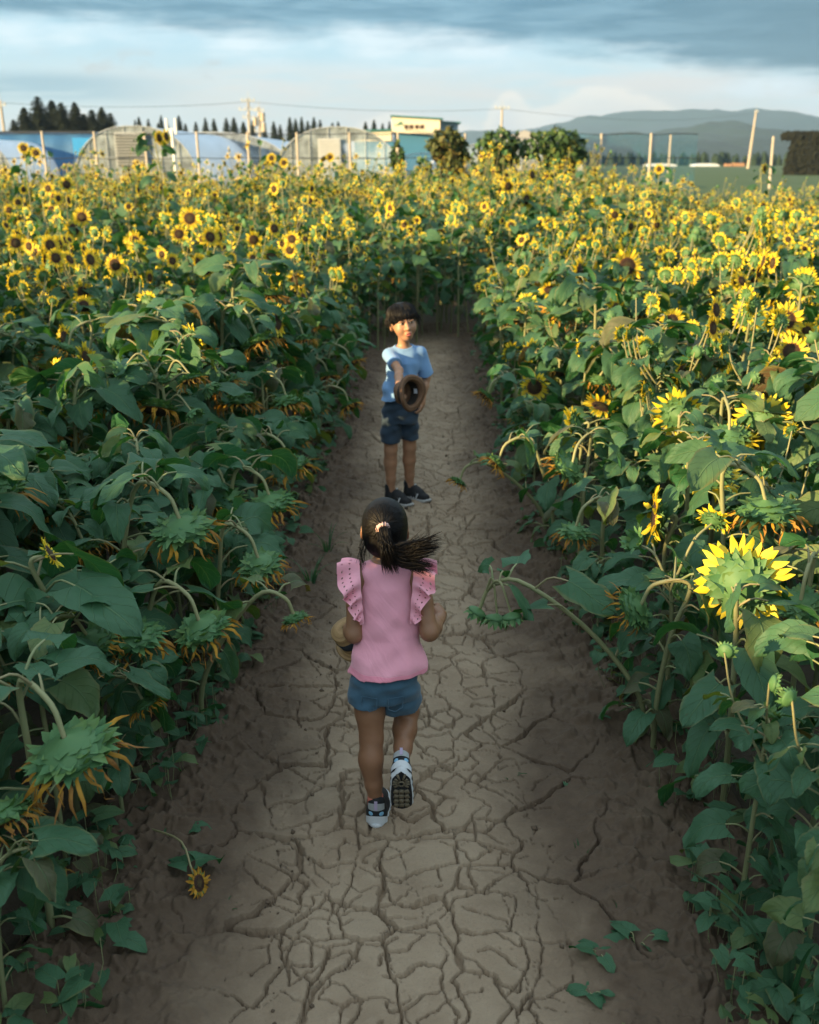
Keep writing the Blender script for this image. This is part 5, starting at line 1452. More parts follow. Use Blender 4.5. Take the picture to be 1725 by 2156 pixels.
def hand(S, wrist, d, pn, ts, curl=(.5, .7, .5), sc=1.0, spread=.10, thumb=.5):
    """palm + four fingers + thumb. d: wrist->knuckles, pn: palm normal (fingers curl toward it), ts: thumb side"""
    d = unit(d); pn = unit(np.array(pn) - d * np.dot(pn, d)); ts = unit(np.cross(d, pn)) * np.sign(np.dot(np.cross(d, pn), ts) or 1)
    w = np.array(wrist, float); PL = .052 * sc
    kn = [w + d * PL * f + ts * o * sc for f, o in ((.98, .021), (1.04, .007), (1.0, -.007), (.92, -.020))]
    S.cone(w, w + d * PL * .5, .016 * sc, .019 * sc, .012)
    for k_ in kn: S.cone(w + d * PL * .25 + (k_ - w - d * PL) * .45, k_, .0115 * sc, .0088 * sc, .010)
    for i, (k_, L) in enumerate(zip(kn, (.044, .049, .046, .036))):
        a = 0; p = k_; sp = (1.5 - i) * spread
        for j, (fr, cv) in enumerate(zip((.42, .32, .26), curl)):
            a += cv * (1 + .08 * (i - 1.5)); dd = (d * math.cos(a) + pn * math.sin(a)); dd = unit(dd + ts * sp * (1 if j == 0 else .4))
            q = p + dd * L * sc * fr; S.cone(p, q, (.0076 - j * .0008) * sc, (.0070 - j * .0010) * sc, .0035); p = q
    b = w + d * PL * .28 + ts * .017 * sc; dd = unit(d * .6 + ts * .75 + pn * .35)
    q = b + dd * .026 * sc; S.cone(b, q, .0105 * sc, .0085 * sc, .008)
    dd = unit(d * .85 + ts * (.25 - thumb * .6) + pn * (.25 + thumb * .5)); q2 = q + dd * .022 * sc; S.cone(q, q2, .0085 * sc, .0062 * sc, .004)

def strands(b, n, fn, rad=.0022, k=3, seed=0, seg=7):
    rg = np.random.default_rng(seed)
    for i in range(n):
        P = fn(rg, i); P = spline(P, seg); r = rad * rg.uniform(.6, 1.3)
        b.tube(P, r * np.array([.7] + [1.0] * (seg - 3) + [.6, .12]), k, 0, rg.random(), False)

def shoe(name, parent, heel, toe, up, L, style, Wd=1.0):
    """trainer built in its own frame: x to the toe, z up"""
    f = unit(np.array(toe) - np.array(heel)); u = unit(np.array(up) - f * np.dot(up, f)); sd = np.cross(u, f)
    M = Matrix(((f[0], sd[0], u[0], heel[0]), (f[1], sd[1], u[1], heel[1]), (f[2], sd[2], u[2], heel[2]), (0, 0, 0, 1)))
    k = L / .18; T0 = .020 * k
    S = SDF((-.02, -.06, -.01), (L + .03, .06, .13 * k), .0032)
    S.cone((.030 * k, 0, .040 * k), (.085 * k, 0, .040 * k), .030 * k * Wd, .031 * k * Wd, .02); S.cone((.085 * k, 0, .038 * k), (L - .030 * k, 0, .026 * k), .031 * k * Wd, .026 * k * Wd, .02)
    S.cone((.036 * k, 0, .05 * k), (.030 * k, 0, .088 * k), .031 * k, .029 * k, .015); S.cone((.07 * k, 0, .07 * k), (.115 * k, 0, .055 * k), .022 * k, .018 * k, .02)
    S.cone((.024 * k, 0, .070 * k), (.012 * k, 0, .094 * k), .018 * k, .014 * k, .012)
    S.cone((.048 * k, 0, .080 * k), (.044 * k, 0, .14 * k), .023 * k, .026 * k, .006, 's')
    X, Y, Z = S.grid(); S.F = np.maximum(S.F, T0 * .7 - Z).astype(np.float32)
    def tf(b):
        o = MB(); o.extend(b, M); return o
    up_o = tf(S.mb()).build(name, M_BLACK, parent)
    # sole outline, chunky
    t = np.linspace(0, 1, 30)
    half = (.030 * np.clip(np.sin(np.clip(t * 5, 0, 1) * math.pi / 2), .0, 1) * (1 + .10 * np.sin((t - .35) * 5.2)) * np.sqrt(np.clip((1 - t) * 7, 0, 1)) * k * Wd + .001)
    xs = -.006 * k + (L + .012 * k) * t; ring = np.vstack([np.stack([xs, half], -1), np.stack([xs[::-1], -half[::-1]], -1)])
    n = len(ring); rise = lambda x: np.clip((x / L - .72) / .28, 0, 1) ** 2 * .010 * k + np.clip((.10 - x / L) / .15, 0, 1) ** 2 * .006 * k
    lay = []
    for zf, ex in ((0, .94), (.25, 1.04), (.55, 1.07), (.85, 1.03), (1.0, .97)):
        c = np.array([L * .5, 0]); q = c + (ring - c) * ex
        if style == 'chunky': q = q + (ring - c) * (.035 * np.sin(np.arange(n) * 1.45)[:, None]) * (1 if .2 < zf < .9 else 0)
        lay.append(np.column_stack([q, zf * T0 * (1.25 if style == 'chunky' else 1.0) + rise(q[:, 0]) * (1 if zf < .6 else .7)]))
    P = np.array(lay); P = np.concatenate([P, P[:, :1]], 1); sb = MB(); sb.grid(P)
    for li, fl in ((0, False), (-1, True)):
        v = np.vstack([P[li][:-1], [P[li][:-1].mean(0)]]); idx = np.arange(n); sb.add(v, np.stack([np.full(n, n), (idx + 1) % n, idx], -1)[:, ::(-1 if fl else 1)])
    tf(sb).build('sole', M_WHITE if style == 'chunky' else M_GREYR, up_o)
    if style == 'chunky':
        ob = MB(); q = lay[0][:, :2]; v = np.column_stack([L * .5 + (q[:, 0] - L * .5) * 1.03, q[:, 1] * 1.03, lay[0][:, 2] - .0016]); v = np.vstack([v, [v.mean(0)]]); idx = np.arange(n); ob.add(v, np.stack([np.full(n, n), (idx + 1) % n, idx], -1)); tf(ob).build('outsole', M_BLACK, up_o)
        tr = MB()
        for j in range(13):                                             # spokes under the heel
            a = math.pi * (.10 + j / 12 * 1.8) + math.pi * .0; c = V3(.050 * k, 0, -.0035); d = V3(-math.cos(a), math.sin(a), 0)
            if -math.cos(a) > .75: continue
            p0 = c + d * .013 * k; p1 = c + d * (.030 if abs(d[1]) > .6 else .043) * k
            w = .0042 * k; nrm = V3(-d[1], d[0], 0) * w
            v = np.array([p0 - nrm * .6, p1 - nrm, p1 + nrm, p0 + nrm * .6]); tr.add(np.vstack([v, v + V3(0, 0, .006)]), [(0, 1, 2, 3), (7, 6, 5, 4), (0, 4, 5, 1), (1, 5, 6, 2), (2, 6, 7, 3), (3, 7, 4, 0)])
        tr.tube([V3(.050 * k, 0, -.004) + .010 * k * V3(math.cos(a), math.sin(a), 0) for a in np.linspace(0, 6.0, 14)], .0028, 5)
        for j in range(4):
            for sgn in (-1, 0, 1):
                x = (.088 + .022 * j) * k; tr.box((x, sgn * .0185 * k, -.002 + .010 * k * max(0, x / L - .72) ** 2 * 9), (.017 * k, .0160 * k, .006), 0, sgn * .35)
        tf(tr).build('tread', M_TREAD, up_o)
        h = MB(); a = np.linspace(math.pi * .62, math.pi * 1.38, 15)         # pale heel cup, tab, loop and two blue inserts
        def patch(r, zlo, zhi, rise_=0, aa=a, nx=5): return np.array([[(.034 * k + r * math.cos(q), r * math.sin(q) * .98, (zlo + (zhi - zlo) * s + rise_ * math.sin(math.pi * (i / (len(aa) - 1))) * s) * k) for s in np.linspace(0, 1, nx)] for i, q in enumerate(aa)])
        h.grid(patch(.0385 * k, .020, .040, .014)); tf(h).build('heel_cup', M_WHITE, up_o)
        h = MB(); a2 = np.linspace(math.pi * .70, math.pi * 1.30, 11); P = patch(.034 * k, .074, .096, .006, a2); P[..., 0] -= .004 * k; h.grid(P); tf(h).build('collar_tab', M_GREYT, up_o)
        h = MB(); h.box((-.0045 * k, 0, .094 * k), (.004, .010 * k, .032 * k)); tf(h).build('pull_loop', M_LILAC, up_o, False)
        h = MB()
        for sg in (-1, 1):
            th = np.linspace(0, 6.283, 12); q0 = math.pi + sg * .52
            ring_ = [(.034 * k + .0365 * k * math.cos(q0 + .24 * math.cos(t_)), .0365 * k * math.sin(q0 + .24 * math.cos(t_)), (.060 + .008 * math.sin(t_) + .004 * sg * 0) * k) for t_ in th]
            h.add(np.vstack([ring_, [(.034 * k + .040 * k * math.cos(q0), .040 * k * math.sin(q0), .060 * k)]]), [(i, (i + 1) % 12, 12) for i in range(11)])
        tf(h).build('gel_insert', M_SKYB, up_o)
        h = MB(); h.box((.17 * k, -.030 * k, .05 * k), (.004, .004, .03)); 
    else:
        for sg in (-1, 1):
            st = MB()
            for j in range(3):
                x0 = (.070 + .017 * j) * k; q = [(x0, sg * .0305 * k * Wd, .024 * k), (x0 + .008 * k, sg * .0305 * k * Wd, .024 * k), (x0 + .018 * k, sg * .0265 * k * Wd, .052 * k), (x0 + .010 * k, sg * .0265 * k * Wd, .052 * k)]
                q = np.array(q); q2 = q + V3(0, sg * .004, 0); st.add(np.vstack([q2, q]), [(0, 1, 2, 3), (0, 4, 5, 1), (1, 5, 6, 2), (2, 6, 7, 3), (3, 7, 4, 0)])
            tf(st).build('stripes', M_WHITE, up_o, False)
        lc = MB()
        for j in range(4): lc.tube([((.088 + j * .012) * k, -.014 * k, (.069 - j * .0045) * k), ((.090 + j * .012) * k, 0, (.0735 - j * .0050) * k), ((.088 + j * .012) * k, .014 * k, (.069 - j * .0045) * k)], .0026, 5)
        tf(lc).build('laces', M_BLACK, up_o)
        tg = MB(); tg.box((.078 * k, 0, .088 * k), (.004, .014 * k, .016 * k)); tf(tg).build('tongue_mark', M_WHITE, up_o, False)
    return up_o

def hat(loc, axis, R_, crown_r, depth, label, m, band, spin=0.0):
    """woven brimmed hat; axis points out of the opening"""
    t = tag(empty('straw_hat', loc), label, 'hat'); Q = Vector(axis).normalized().to_track_quat('Z', 'Y').to_matrix().to_4x4()
    a = np.linspace(0, 2 * math.pi, 49)
    def rev(prof, wob=0.0):
        P = np.array([[(r * math.cos(q), r * math.sin(q) * .92, z + wob * r * math.sin(2 * q + spin)) for q in a] for r, z in prof]); b = MB(); b.grid(P); o = MB(); o.extend(b, Q); return o
    rev([(crown_r * .05, -depth), (crown_r * .7, -depth), (crown_r * .93, -depth * .93), (crown_r * 1.0, -depth * .7), (crown_r * 1.04, 0), (crown_r * 1.1, .006), (R_ * .8, .016), (R_ * .97, .012), (R_, .004), (R_ * .985, -.002), (R_ * .8, .006), (crown_r * 1.12, -.004), (crown_r * 1.07, -.014), (crown_r * 1.035, -depth * .7), (crown_r * .96, -depth * .97), (crown_r * .7, -depth * 1.05), (crown_r * .05, -depth * 1.05)], .10).build('weave', m, t)
    rev([(crown_r * 1.09, -.012), (crown_r * 1.085, -.040), (crown_r * 1.06, -.040)]).build('ribbon', band, t)
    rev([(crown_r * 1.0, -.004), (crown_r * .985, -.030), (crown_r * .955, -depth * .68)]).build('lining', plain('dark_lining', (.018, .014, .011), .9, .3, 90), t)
    lb = MB(); P = np.array([[(crown_r * .97 * math.cos(q), crown_r * .97 * .92 * math.sin(q), z) for z in (-.010, -.034)] for q in np.linspace(-.22, .22, 5)]); lb.grid(P); o = MB(); o.extend(lb, Q); o.build('size_label', plain('white_label', (.70, .72, .78), .8), t)
    return t

# ---------------------------------------------------------------- the girl, running away from us
def girl():
    S = SDF((-.30, 2.56, -.01), (.18, 3.08, 1.10), .0036)
    pel, wai, che, nek = V3(-.085, 2.80, .49), V3(-.076, 2.83, .60), V3(-.070, 2.858, .75), V3(-.071, 2.872, .865)
    hd = V3(-.077, 2.908, .968)
    S.loft([(.44, -.085, 2.80, .082, .062), (.50, -.084, 2.802, .090, .066), (.60, -.076, 2.83, .078, .060), (.74, -.070, 2.856, .082, .060), (.82, -.070, 2.866, .074, .050), (.855, -.071, 2.870, .045, .036)], .02)
    shL, shR = V3(-.163, 2.862, .828), V3(.024, 2.862, .828)
    S.cone((-.12, 2.865, .835), shL, .032, .030, .03); S.cone((-.02, 2.865, .835), shR, .032, .030, .03)
    S.cone(nek - V3(0, 0, .03), hd - V3(.0, .012, .05), .037, .034, .03)
    # legs
    S.chain([V3(-.130, 2.80, .46), V3(-.126, 2.785, .385), V3(-.122, 2.768, .30), V3(-.124, 2.752, .235), V3(-.116, 2.74, .15), V3(-.110, 2.736, .085), V3(-.112, 2.745, .045)], [.056, .047, .0375, .0385, .028, .0215, .022], .012)
    S.ell((-.125, 2.738, .232), (.030, .026, .055), None, .02)
    kR, aR = V3(-.010, 2.905, .318), V3(-.026, 2.722, .234)
    S.chain([V3(-.034, 2.815, .455), V3(-.022, 2.862, .385), kR], [.050, .046, .040], .014)
    S.chain([kR, kR + (aR - kR) * .35 + V3(0, 0, -.004), kR + (aR - kR) * .7, aR, aR + V3(0, -.030, -.014)], [.040, .0385, .029, .022, .021], .012)
    S.ell(kR + (aR - kR) * .36 + V3(0, -.002, .012), (.030, .055, .028), None, .02)
    # arms
    eL, wL = V3(-.174, 2.812, .648), V3(-.196, 2.925, .612)
    S.chain([shL, shL + (eL - shL) * .5, eL, eL + (wL - eL) * .35, wL], [.030, .0275, .0265, .0265, .0185], .014)
    hand(S, wL, unit(wL - eL), (.75, .1, -.3), (0, .2, 1), (.9, 1.0, .6), .95, .05, .9)
    eR, wR = V3(.062, 2.795, .664), V3(.096, 2.915, .652)
    S.chain([shR, shR + (eR - shR) * .45, eR, eR + (wR - eR) * .35, wR], [.031, .0300, .0275, .0275, .0195], .014)
    hand(S, wR, unit(V3(.12, .9, .18)), (-.75, .1, -.55), (-.3, .2, 1), (1.15, 1.35, .9), 1.0, .02, 1.2)
    # head
    S.ell(hd + V3(0, -.004, .014), (.067, .080, .080), None, .02); S.ell(hd + V3(0, .030, -.035), (.055, .052, .066), None, .03); S.cone(hd + V3(0, .082, -.02), hd + V3(0, .092, -.035), .008, .009, .012)
    for sg in (-1, 1):
        c = hd + V3(sg * .068, .004, -.016); S.ell(c, (.009, .017, .025), np.array(Matrix.Rotation(sg * .35, 3, 'Z')), .008); S.ell(c + V3(sg * .007, -.002, .002), (.004, .009, .015), None, .004, 's')
    g = S.mb().build('person', M_SKIN); tag(g, 'small girl running away in a pink frilled top and denim shorts, ponytail flying', 'person')
    # pink top
    T = SDF((-.30, 2.66, .44), (.20, 3.00, .92), .0040)
    T.loft([(.44, -.072, 2.806, .140, .112), (.50, -.071, 2.810, .133, .106), (.56, -.066, 2.822, .116, .095), (.64, -.067, 2.842, .099, .078), (.74, -.069, 2.858, .095, .073), (.80, -.070, 2.865, .090, .066), (.850, -.070, 2.869, .070, .050), (.872, -.070, 2.870, .046, .040)], .02)
    T.cone((-.125, 2.864, .838), (.000 - .015, 2.864, .838), .034, .034, .025)
    X, Y, Z = T.grid(); low = np.clip((.76 - Z) / .22, 0, 1)
    rel = X + .067
    w = np.sin(rel * 46 + Z * 58 + 2.2 * np.sin(Z * 17 + rel * 9)) * .0042 + np.sin(rel * 22 - Z * 74 + 1.4 * np.sin(rel * 30)) * .0036 + np.sin(np.arctan2(rel, Y - 2.82) * 9 + Z * 14) * .0035 * low
    T.F = T.F + (w * (.22 + .50 * low)).astype(np.float32)
    T.ell((-.072, 2.876, .892), (.052, .046, .040), None, .006, 's')
    for sh in (shL + V3(-.028, 0, -.03), shR + V3(.028, 0, -.03)): T.ell(sh, (.034, .046, .062), None, .008, 's')
    T.shell(.010); T.F = np.maximum(T.F, (.524 + .006 * np.sin(rel * 14 + 1) - Z)).astype(np.float32)
    top = T.mb().build('top', M_PINKC, g)
    hm = MB(); aa = np.linspace(0, 6.283, 60); P = []
    # frills over both shoulders
    for sg in (-1, 1):
        n, m = 150, 9; tt = np.linspace(0, 1, n); seam = spline([(-.070 + sg * .066, 2.792, .690), (-.070 + sg * .071, 2.798, .76), (-.070 + sg * .076, 2.812, .826), (-.070 + sg * .080, 2.862, .872), (-.070 + sg * .076, 2.915, .83), (-.070 + sg * .070, 2.935, .74)], n)
        outd = np.stack([np.full(n, sg * .95), np.interp(tt, [0, .4, .6, 1], [-.55, -.35, .1, .5]), np.interp(tt, [0, .35, .6, 1], [-.1, -.05, .10, -.1])], -1); outd /= np.linalg.norm(outd, axis=1)[:, None]
        wd = np.interp(tt, [0, .10, .25, .42, .60, .8, 1], [.010, .030, .046, .066, .074, .05, .012]); nr = np.cross(np.gradient(seam, axis=0), outd); nr /= np.linalg.norm(nr, axis=1)[:, None] + 1e-9
        vv = np.linspace(0, 1, m); rg = np.random.default_rng(5 + sg)
        ph = tt * 50 + 1.6 * np.sin(tt * 9 + sg); al = np.gradient(seam, axis=0); al /= np.linalg.norm(al, axis=1)[:, None]
        P = seam[:, None, :] + outd[:, None, :] * (wd[:, None] * vv)[..., None] + nr[:, None, :] * ((.0020 + .0190 * vv ** 1.2) * np.sin(ph)[:, None] * np.clip(wd / .04, .3, 1.2)[:, None])[..., None] + al[:, None, :] * (.008 * vv * np.sin(ph * .5 + 1)[:, None])[..., None]
        P = P + V3(0, 0, -1) * (wd[:, None] * vv ** 2 * .42)[..., None] + V3(sg * .004, -.004, .004)
        b = MB(); b.grid(P); b.build('frill', M_FRILL, top)
    # denim shorts
    D = SDF((-.26, 2.66, .36), (.12, 2.96, .60), .0038)
    D.loft([(.44, -.083, 2.802, .104, .076), (.50, -.082, 2.802, .104, .080), (.58, -.078, 2.82, .088, .072)], .02)
    nL = unit(V3(-.02, -.12, -1)); D.cone((-.130, 2.802, .475), (-.138, 2.788, .375), .060, .070, .012, 'u', (V3(-.136, 2.786, .418), nL))
    nR = unit(V3(.15, .30, -.95)); D.cone((-.036, 2.806, .475), (-.022, 2.846, .355), .064, .074, .012, 'u', (V3(-.022, 2.84, .400), nR))
    X, Y, Z = D.grid(); D.F = D.F + (np.sin(X * 60 + Z * 90) * .0018 + np.sin(Z * 130 - X * 40 + Y * 30) * .0016).astype(np.float32)
    D.shell(.016); D.F = np.maximum(D.F, Z - .56).astype(np.float32)
    sh = D.mb().build('shorts', M_DENIM, g)
    pk = MB()
    for sg, x in ((-1, -.125), (1, -.044)):
        q = [(x - .024, .470), (x + .024, .470), (x + .022, .435), (x, .424), (x - .022, .435)]
        yb = 2.802 - .0805
        pts = [V3(a, yb + .085 * ((a + .083) / .112) ** 2 * .62 - (.006 if z_ < .45 else .002), z_) for a, z_ in q]; pk.tube(pts + [pts[0]], .0016, 4)
    pk.build('pocket_seam', M_DENIM, sh)
    # trainers and a coral sock
    shoe('shoe', g, V3(-.108, 2.702, .0), V3(-.098, 2.88, .0), (0, 0, 1), .178, 'chunky', 1.12)
    shoe('shoe', g, V3(-.026, 2.632, .264), V3(-.024, 2.668, .085), (0, 1, .1), .165, 'chunky', 1.12)
    sk = MB(); aa = np.linspace(0, 6.283, 24)
    sk.grid(np.array([[(-.1105 + r * math.cos(q), 2.7365 + r * math.sin(q), z) for q in aa] for r, z in ((.026, .055), (.0262, .088), (.0255, .107), (.0215, .108))])); sk.build('sock', M_SOCK, g)
    # hair: cap, swept strands, tie and flying ponytail
    Hc = SDF(hd - .13, hd + .13, .0036)
    Hc.ell(hd + V3(0, -.010, .018), (.0715, .082, .082), None, .01); Hc.ell(hd + V3(0, -.030, -.030), (.062, .056, .058), None, .03)
    Hc.ell(hd + V3(0, .088, -.030), (.064, .060, .080), None, .012, 's'); X, Y, Z = Hc.grid(); Hc.F = np.maximum(Hc.F, np.maximum(hd[2] - .078 + (Y - hd[1]) * .3 - Z, -10)).astype(np.float32)
    for sg in (-1, 1): Hc.ell(hd + V3(sg * .074, .010, -.020), (.014, .024, .028), None, .008, 's')
    hair = Hc.mb(np.float64(.3)).build('hair', M_HAIR, g)
    tie = V3(-.080, 2.822, 1.004); sb = MB()
    def swept(rg, i):
        a = rg.uniform(0, 6.283); d = unit(V3(math.sin(a) * .9, rg.uniform(-.55, .75), math.cos(a)))
        if d[1] > .4 and d[2] < .2: d[2] = abs(d[2]) + .3; d = unit(d)
        p = hd + V3(0, -.010, .014) + d * V3(.0730, .0845, .0845)
        if p[2] < hd[2] - .07: p[2] = hd[2] - .07
        md = unit((d + unit(tie - hd) * 1.1)); q = hd + V3(0, -.010, .014) + md * V3(.0735, .0845, .0845) * rg.uniform(1.0, 1.02)
        return [p, q, tie + rg.normal(0, .004, 3)]
    strands(sb, 760, swept, .0011, 3, 3, 9)
    def wisp(rg, i):
        sg = rg.choice([-1, -1, 1]); p = hd + V3(sg * rg.uniform(.045, .068), -.03 - rg.uniform(0, .03), rg.uniform(-.05, .0))
        return [p, p + V3(sg * rg.uniform(0, .018), -.012, -.035), p + V3(sg * rg.uniform(-.01, .030) + .01 * 0, -.010, -.06 - rg.uniform(0, .05))]
    strands(sb, 60, wisp, .0006, 3, 4, 7)
    sb.build('strands', M_HAIR, hair)
    pt = MB()
    def tail(rg, i):
        u = rg.random(); s = tie + rg.normal(0, .007, 3) + V3(.003, -.008, -.006)
        if u < .34:
            e = at(rg.uniform(805, 842), rg.uniform(1165, 1212), 2.785 + rg.normal(0, .012)); m_ = s * .45 + np.array(e) * .55 + V3(-.006, -.030, .012)
            return [s, s + V3(.003, -.018, -.022), m_, np.array(e)]
        v = rg.beta(.75, .75); e = np.array(at(866 + 72 * rg.random() ** .85 * (1 - .28 * v), 1130 + 12 * math.sin(v * 9) + 66 * v + rg.normal(0, 5), 2.80 + rg.normal(0, .022)))
        m1 = s + V3(.010 + .012 * rg.random(), -.034, -.045 - .030 * v) + rg.normal(0, .004, 3); m2 = np.array(at(838 + 22 * rg.random(), 1146 + 42 * v + rg.normal(0, 4), 2.785 + rg.normal(0, .010)))
        return [s, s + V3(.004, -.020, -.016), m1, m2, (m2 + e) / 2 + V3(0, -.004, -.004 * (1 - v) + .003), e + V3(0, 0, rg.uniform(-.006, .014))]
    strands(pt, 1000, tail, .0011, 3, 7, 14)
    def fly(rg, i):
        P = tail(rg, i); P[-1] = np.array(P[-1]) + V3(rg.uniform(-.01, .035), rg.normal(0, .01), rg.normal(0, .025)); return P
    strands(pt, 70, fly, .0005, 3, 17, 14)
    pt.build('ponytail', M_HAIR, hair)
    sc = MB(); ax = unit(V3(.15, -.75, -.35)); e1 = unit(np.cross(ax, V3(0, 0, 1))); e2 = np.cross(ax, e1)
    P = []
    for i, q in enumerate(np.linspace(0, 6.283, 49)):
        rr = .0145 + .0028 * math.sin(i * 2.1); c = tie + V3(.0, -.006, -.002) + (e1 * math.cos(q) + e2 * math.sin(q)) * rr; o = (e1 * math.cos(q) + e2 * math.sin(q)); r_ = .0062 + .0018 * math.sin(i * 1.7 + 1)
        P.append([c + (o * math.cos(w_) + ax * math.sin(w_)) * r_ for w_ in np.linspace(0, 6.283, 9)])
    sc.grid(np.array(P)); sc.build('hair_tie', M_SCRUNCH, hair)
    hat(tuple(at(750, 1344, 2.955)), (.60, .30, -.72), .086, .056, .066, 'tan straw hat held at the running girl\'s left side, mostly hidden by her arm', M_STRAW, plain('dark_ribbon', (.015, .02, .028), .8))
girl()

# ---------------------------------------------------------------- the boy, holding a hat out towards us
def boy():
    S = SDF((-.28, 5.40, -.01), (.24, 6.22, 1.32), .0040)
    hd = np.array(at(849, 680, 5.935)); hd[2] += .004
    f = unit(V3(.26, -.95, .06)); u = unit(V3(-.17, .06, 1)); r = unit(np.cross(u, f)); u = np.cross(f, r); HM = np.stack([r, f, u], 1)
    L = lambda a, b, c: hd + r * a + f * b + u * c
    nek = V3(-.036, 5.965, .985)
    S.loft([(.56, -.056, 5.955, .086, .064), (.64, -.055, 5.955, .084, .064), (.76, -.045, 5.955, .078, .060), (.88, -.036, 5.958, .088, .062), (.945, -.033, 5.962, .080, .052), (.985, -.034, 5.965, .046, .038)], .02)
    shR, shL = V3(-.120, 5.935, .945), V3(.062, 5.985, .948)
    S.cone((-.07, 5.955, .955), shR, .034, .032, .03); S.cone((.01, 5.972, .955), shL, .034, .032, .03)
    S.cone(nek - V3(0, 0, .03), L(0, -.012, -.06), .036, .033, .025)
    # legs
    S.chain([V3(-.104, 5.95, .58), V3(-.112, 5.938, .44), V3(-.116, 5.935, .36), V3(-.119, 5.955, .27), V3(-.117, 5.965, .16), V3(-.116, 5.972, .085), V3(-.112, 5.965, .04)], [.050, .047, .040, .0405, .030, .0235, .024], .014)
    S.ell((-.119, 5.975, .265), (.030, .030, .06), None, .02)
    S.chain([V3(-.006, 5.965, .58), V3(-.002, 5.985, .44), V3(.000, 5.995, .36), V3(-.002, 6.02, .27), V3(.000, 6.045, .16), V3(.002, 6.055, .085), V3(.006, 6.05, .04)], [.050, .047, .040, .0405, .030, .0235, .024], .014)
    S.ell((-.002, 6.04, .265), (.030, .030, .06), None, .02)
    # his right arm reaches toward us with the hat
    eR = V3(-.062, 5.755, .888); wR = np.array(at(839, 818, 5.585))
    S.chain([shR, shR + (eR - shR) * .5, eR, eR + (wR - eR) * .35, wR], [.031, .027, .0245, .024, .0175], .014)
    hand(S, wR, unit(V3(-.02, -.72, -.66)), (.8, -.15, -.2), (.2, -.5, .8), (.95, 1.0, .6), 1.12, .05, .9)
    eL, wL = V3(.104, 6.01, .790), np.array(at(890, 838, 5.955))
    S.chain([shL, shL + (eL - shL) * .5, eL, eL + (wL - eL) * .4, wL], [.031, .026, .0238, .023, .0165], .014)
    hand(S, wL, unit(V3(-.10, -.25, -1)), (-.75, .15, -.15), (-.35, -.9, -.2), (.40, .55, .4), 1.12, .09, .45)
    # head with a face
    S.ell(L(0, -.010, .018), (.072, .086, .084), HM, .02); S.ell(L(0, .024, -.030), (.058, .060, .072), HM, .03); S.ell(L(0, .058, -.084), (.021, .019, .017), HM, .03)
    for sg in (-1, 1):
        S.ell(L(sg * .036, .052, -.034), (.024, .026, .026), HM, .02); S.ell(L(sg * .029, .091, .001), (.017, .013, .0085), HM, .010, 's'); S.ell(L(sg * .029, .080, .014), (.020, .010, .006), HM, .010)
        S.ell(L(sg * .011, .087, -.033), (.008, .009, .007), HM, .006)
        S.ell(L(sg * .074, -.006, -.014), (.011, .019, .028), HM @ np.array(Matrix.Rotation(-sg * .45, 3, 'Z')), .008); S.ell(L(sg * .082, .000, -.012), (.005, .010, .016), HM, .004, 's')
    S.cone(L(0, .080, .004), L(0, .098, -.030), .0075, .0105, .012); S.ell(L(0, .088, -.062), (.021, .012, .013), HM, .012); S.ell(L(0, .0985, -.062), (.015, .009, .0060), HM, .003, 's')
    b = S.mb().build('person', M_SKIN2); tag(b, 'boy in a light blue T-shirt and navy shorts facing us, hat held out', 'person')
    def blob(name, m, c, rad, M=HM, par=b, k=10):
        q = MB(); th = np.linspace(0, math.pi, k); ph = np.linspace(0, 6.283, 2 * k)
        P = np.array([[(rad[0] * math.sin(t_) * math.cos(p_), rad[1] * math.sin(t_) * math.sin(p_), rad[2] * math.cos(t_)) for p_ in ph] for t_ in th]); q.grid(P @ np.array(M).T + np.array(c)); return q.build(name, m, par)
    for sg in (-1, 1):
        e = blob('eye', M_EYE, L(sg * .029, .0745, .001), (.0135, .0112, .0058)); blob('iris', M_IRIS, L(sg * .0285 + .002, .0815, .001), (.0074, .0058, .0062), HM, e)
        br = MB(); br.tube([L(sg * .014, .0875, .0165), L(sg * .028, .0880, .0205), L(sg * .044, .0775, .0165)], [.0022, .0030, .0014], 6); br.build('eyebrow', M_HAIR, b)
    blob('mouth', M_MOUTH, L(0, .0915, -.062), (.0145, .0060, .0052)); lp = MB()
    lp.tube([L(-.020, .0865, -.0600), L(-.008, .0975, -.0560), L(0, .0985, -.0570), L(.008, .0975, -.0560), L(.020, .0865, -.0600)], [.0016, .0034, .0030, .0034, .0016], 6); lp.tube([L(-.019, .0865, -.0625), L(-.009, .0965, -.0680), L(0, .0980, -.0692), L(.009, .0965, -.0680), L(.019, .0865, -.0625)], [.0016, .0038, .0044, .0038, .0016], 6)
    lp.build('lips', M_LIP, b); blob('tongue', M_LIP, L(.002, .0940, -.0650), (.0090, .0060, .0034))
    # hair: full cap with a ragged fringe
    Hc = SDF(hd - .14, hd + .15, .0036)
    Hc.ell(L(0, -.014, .030), (.0835, .0965, .0865), HM, .01); Hc.ell(L(0, -.045, -.025), (.072, .058, .055), HM, .03)
    Hc.ell(L(.004, .098, -.050), (.066, .058, .074), HM, .010, 's')
    for sg in (-1, 1): Hc.ell(L(sg * .088, .010, -.036), (.032, .034, .044), HM, .008, 's')
    hair = Hc.mb(np.float64(.3)).build('hair', M_HAIR, b); sb = MB()
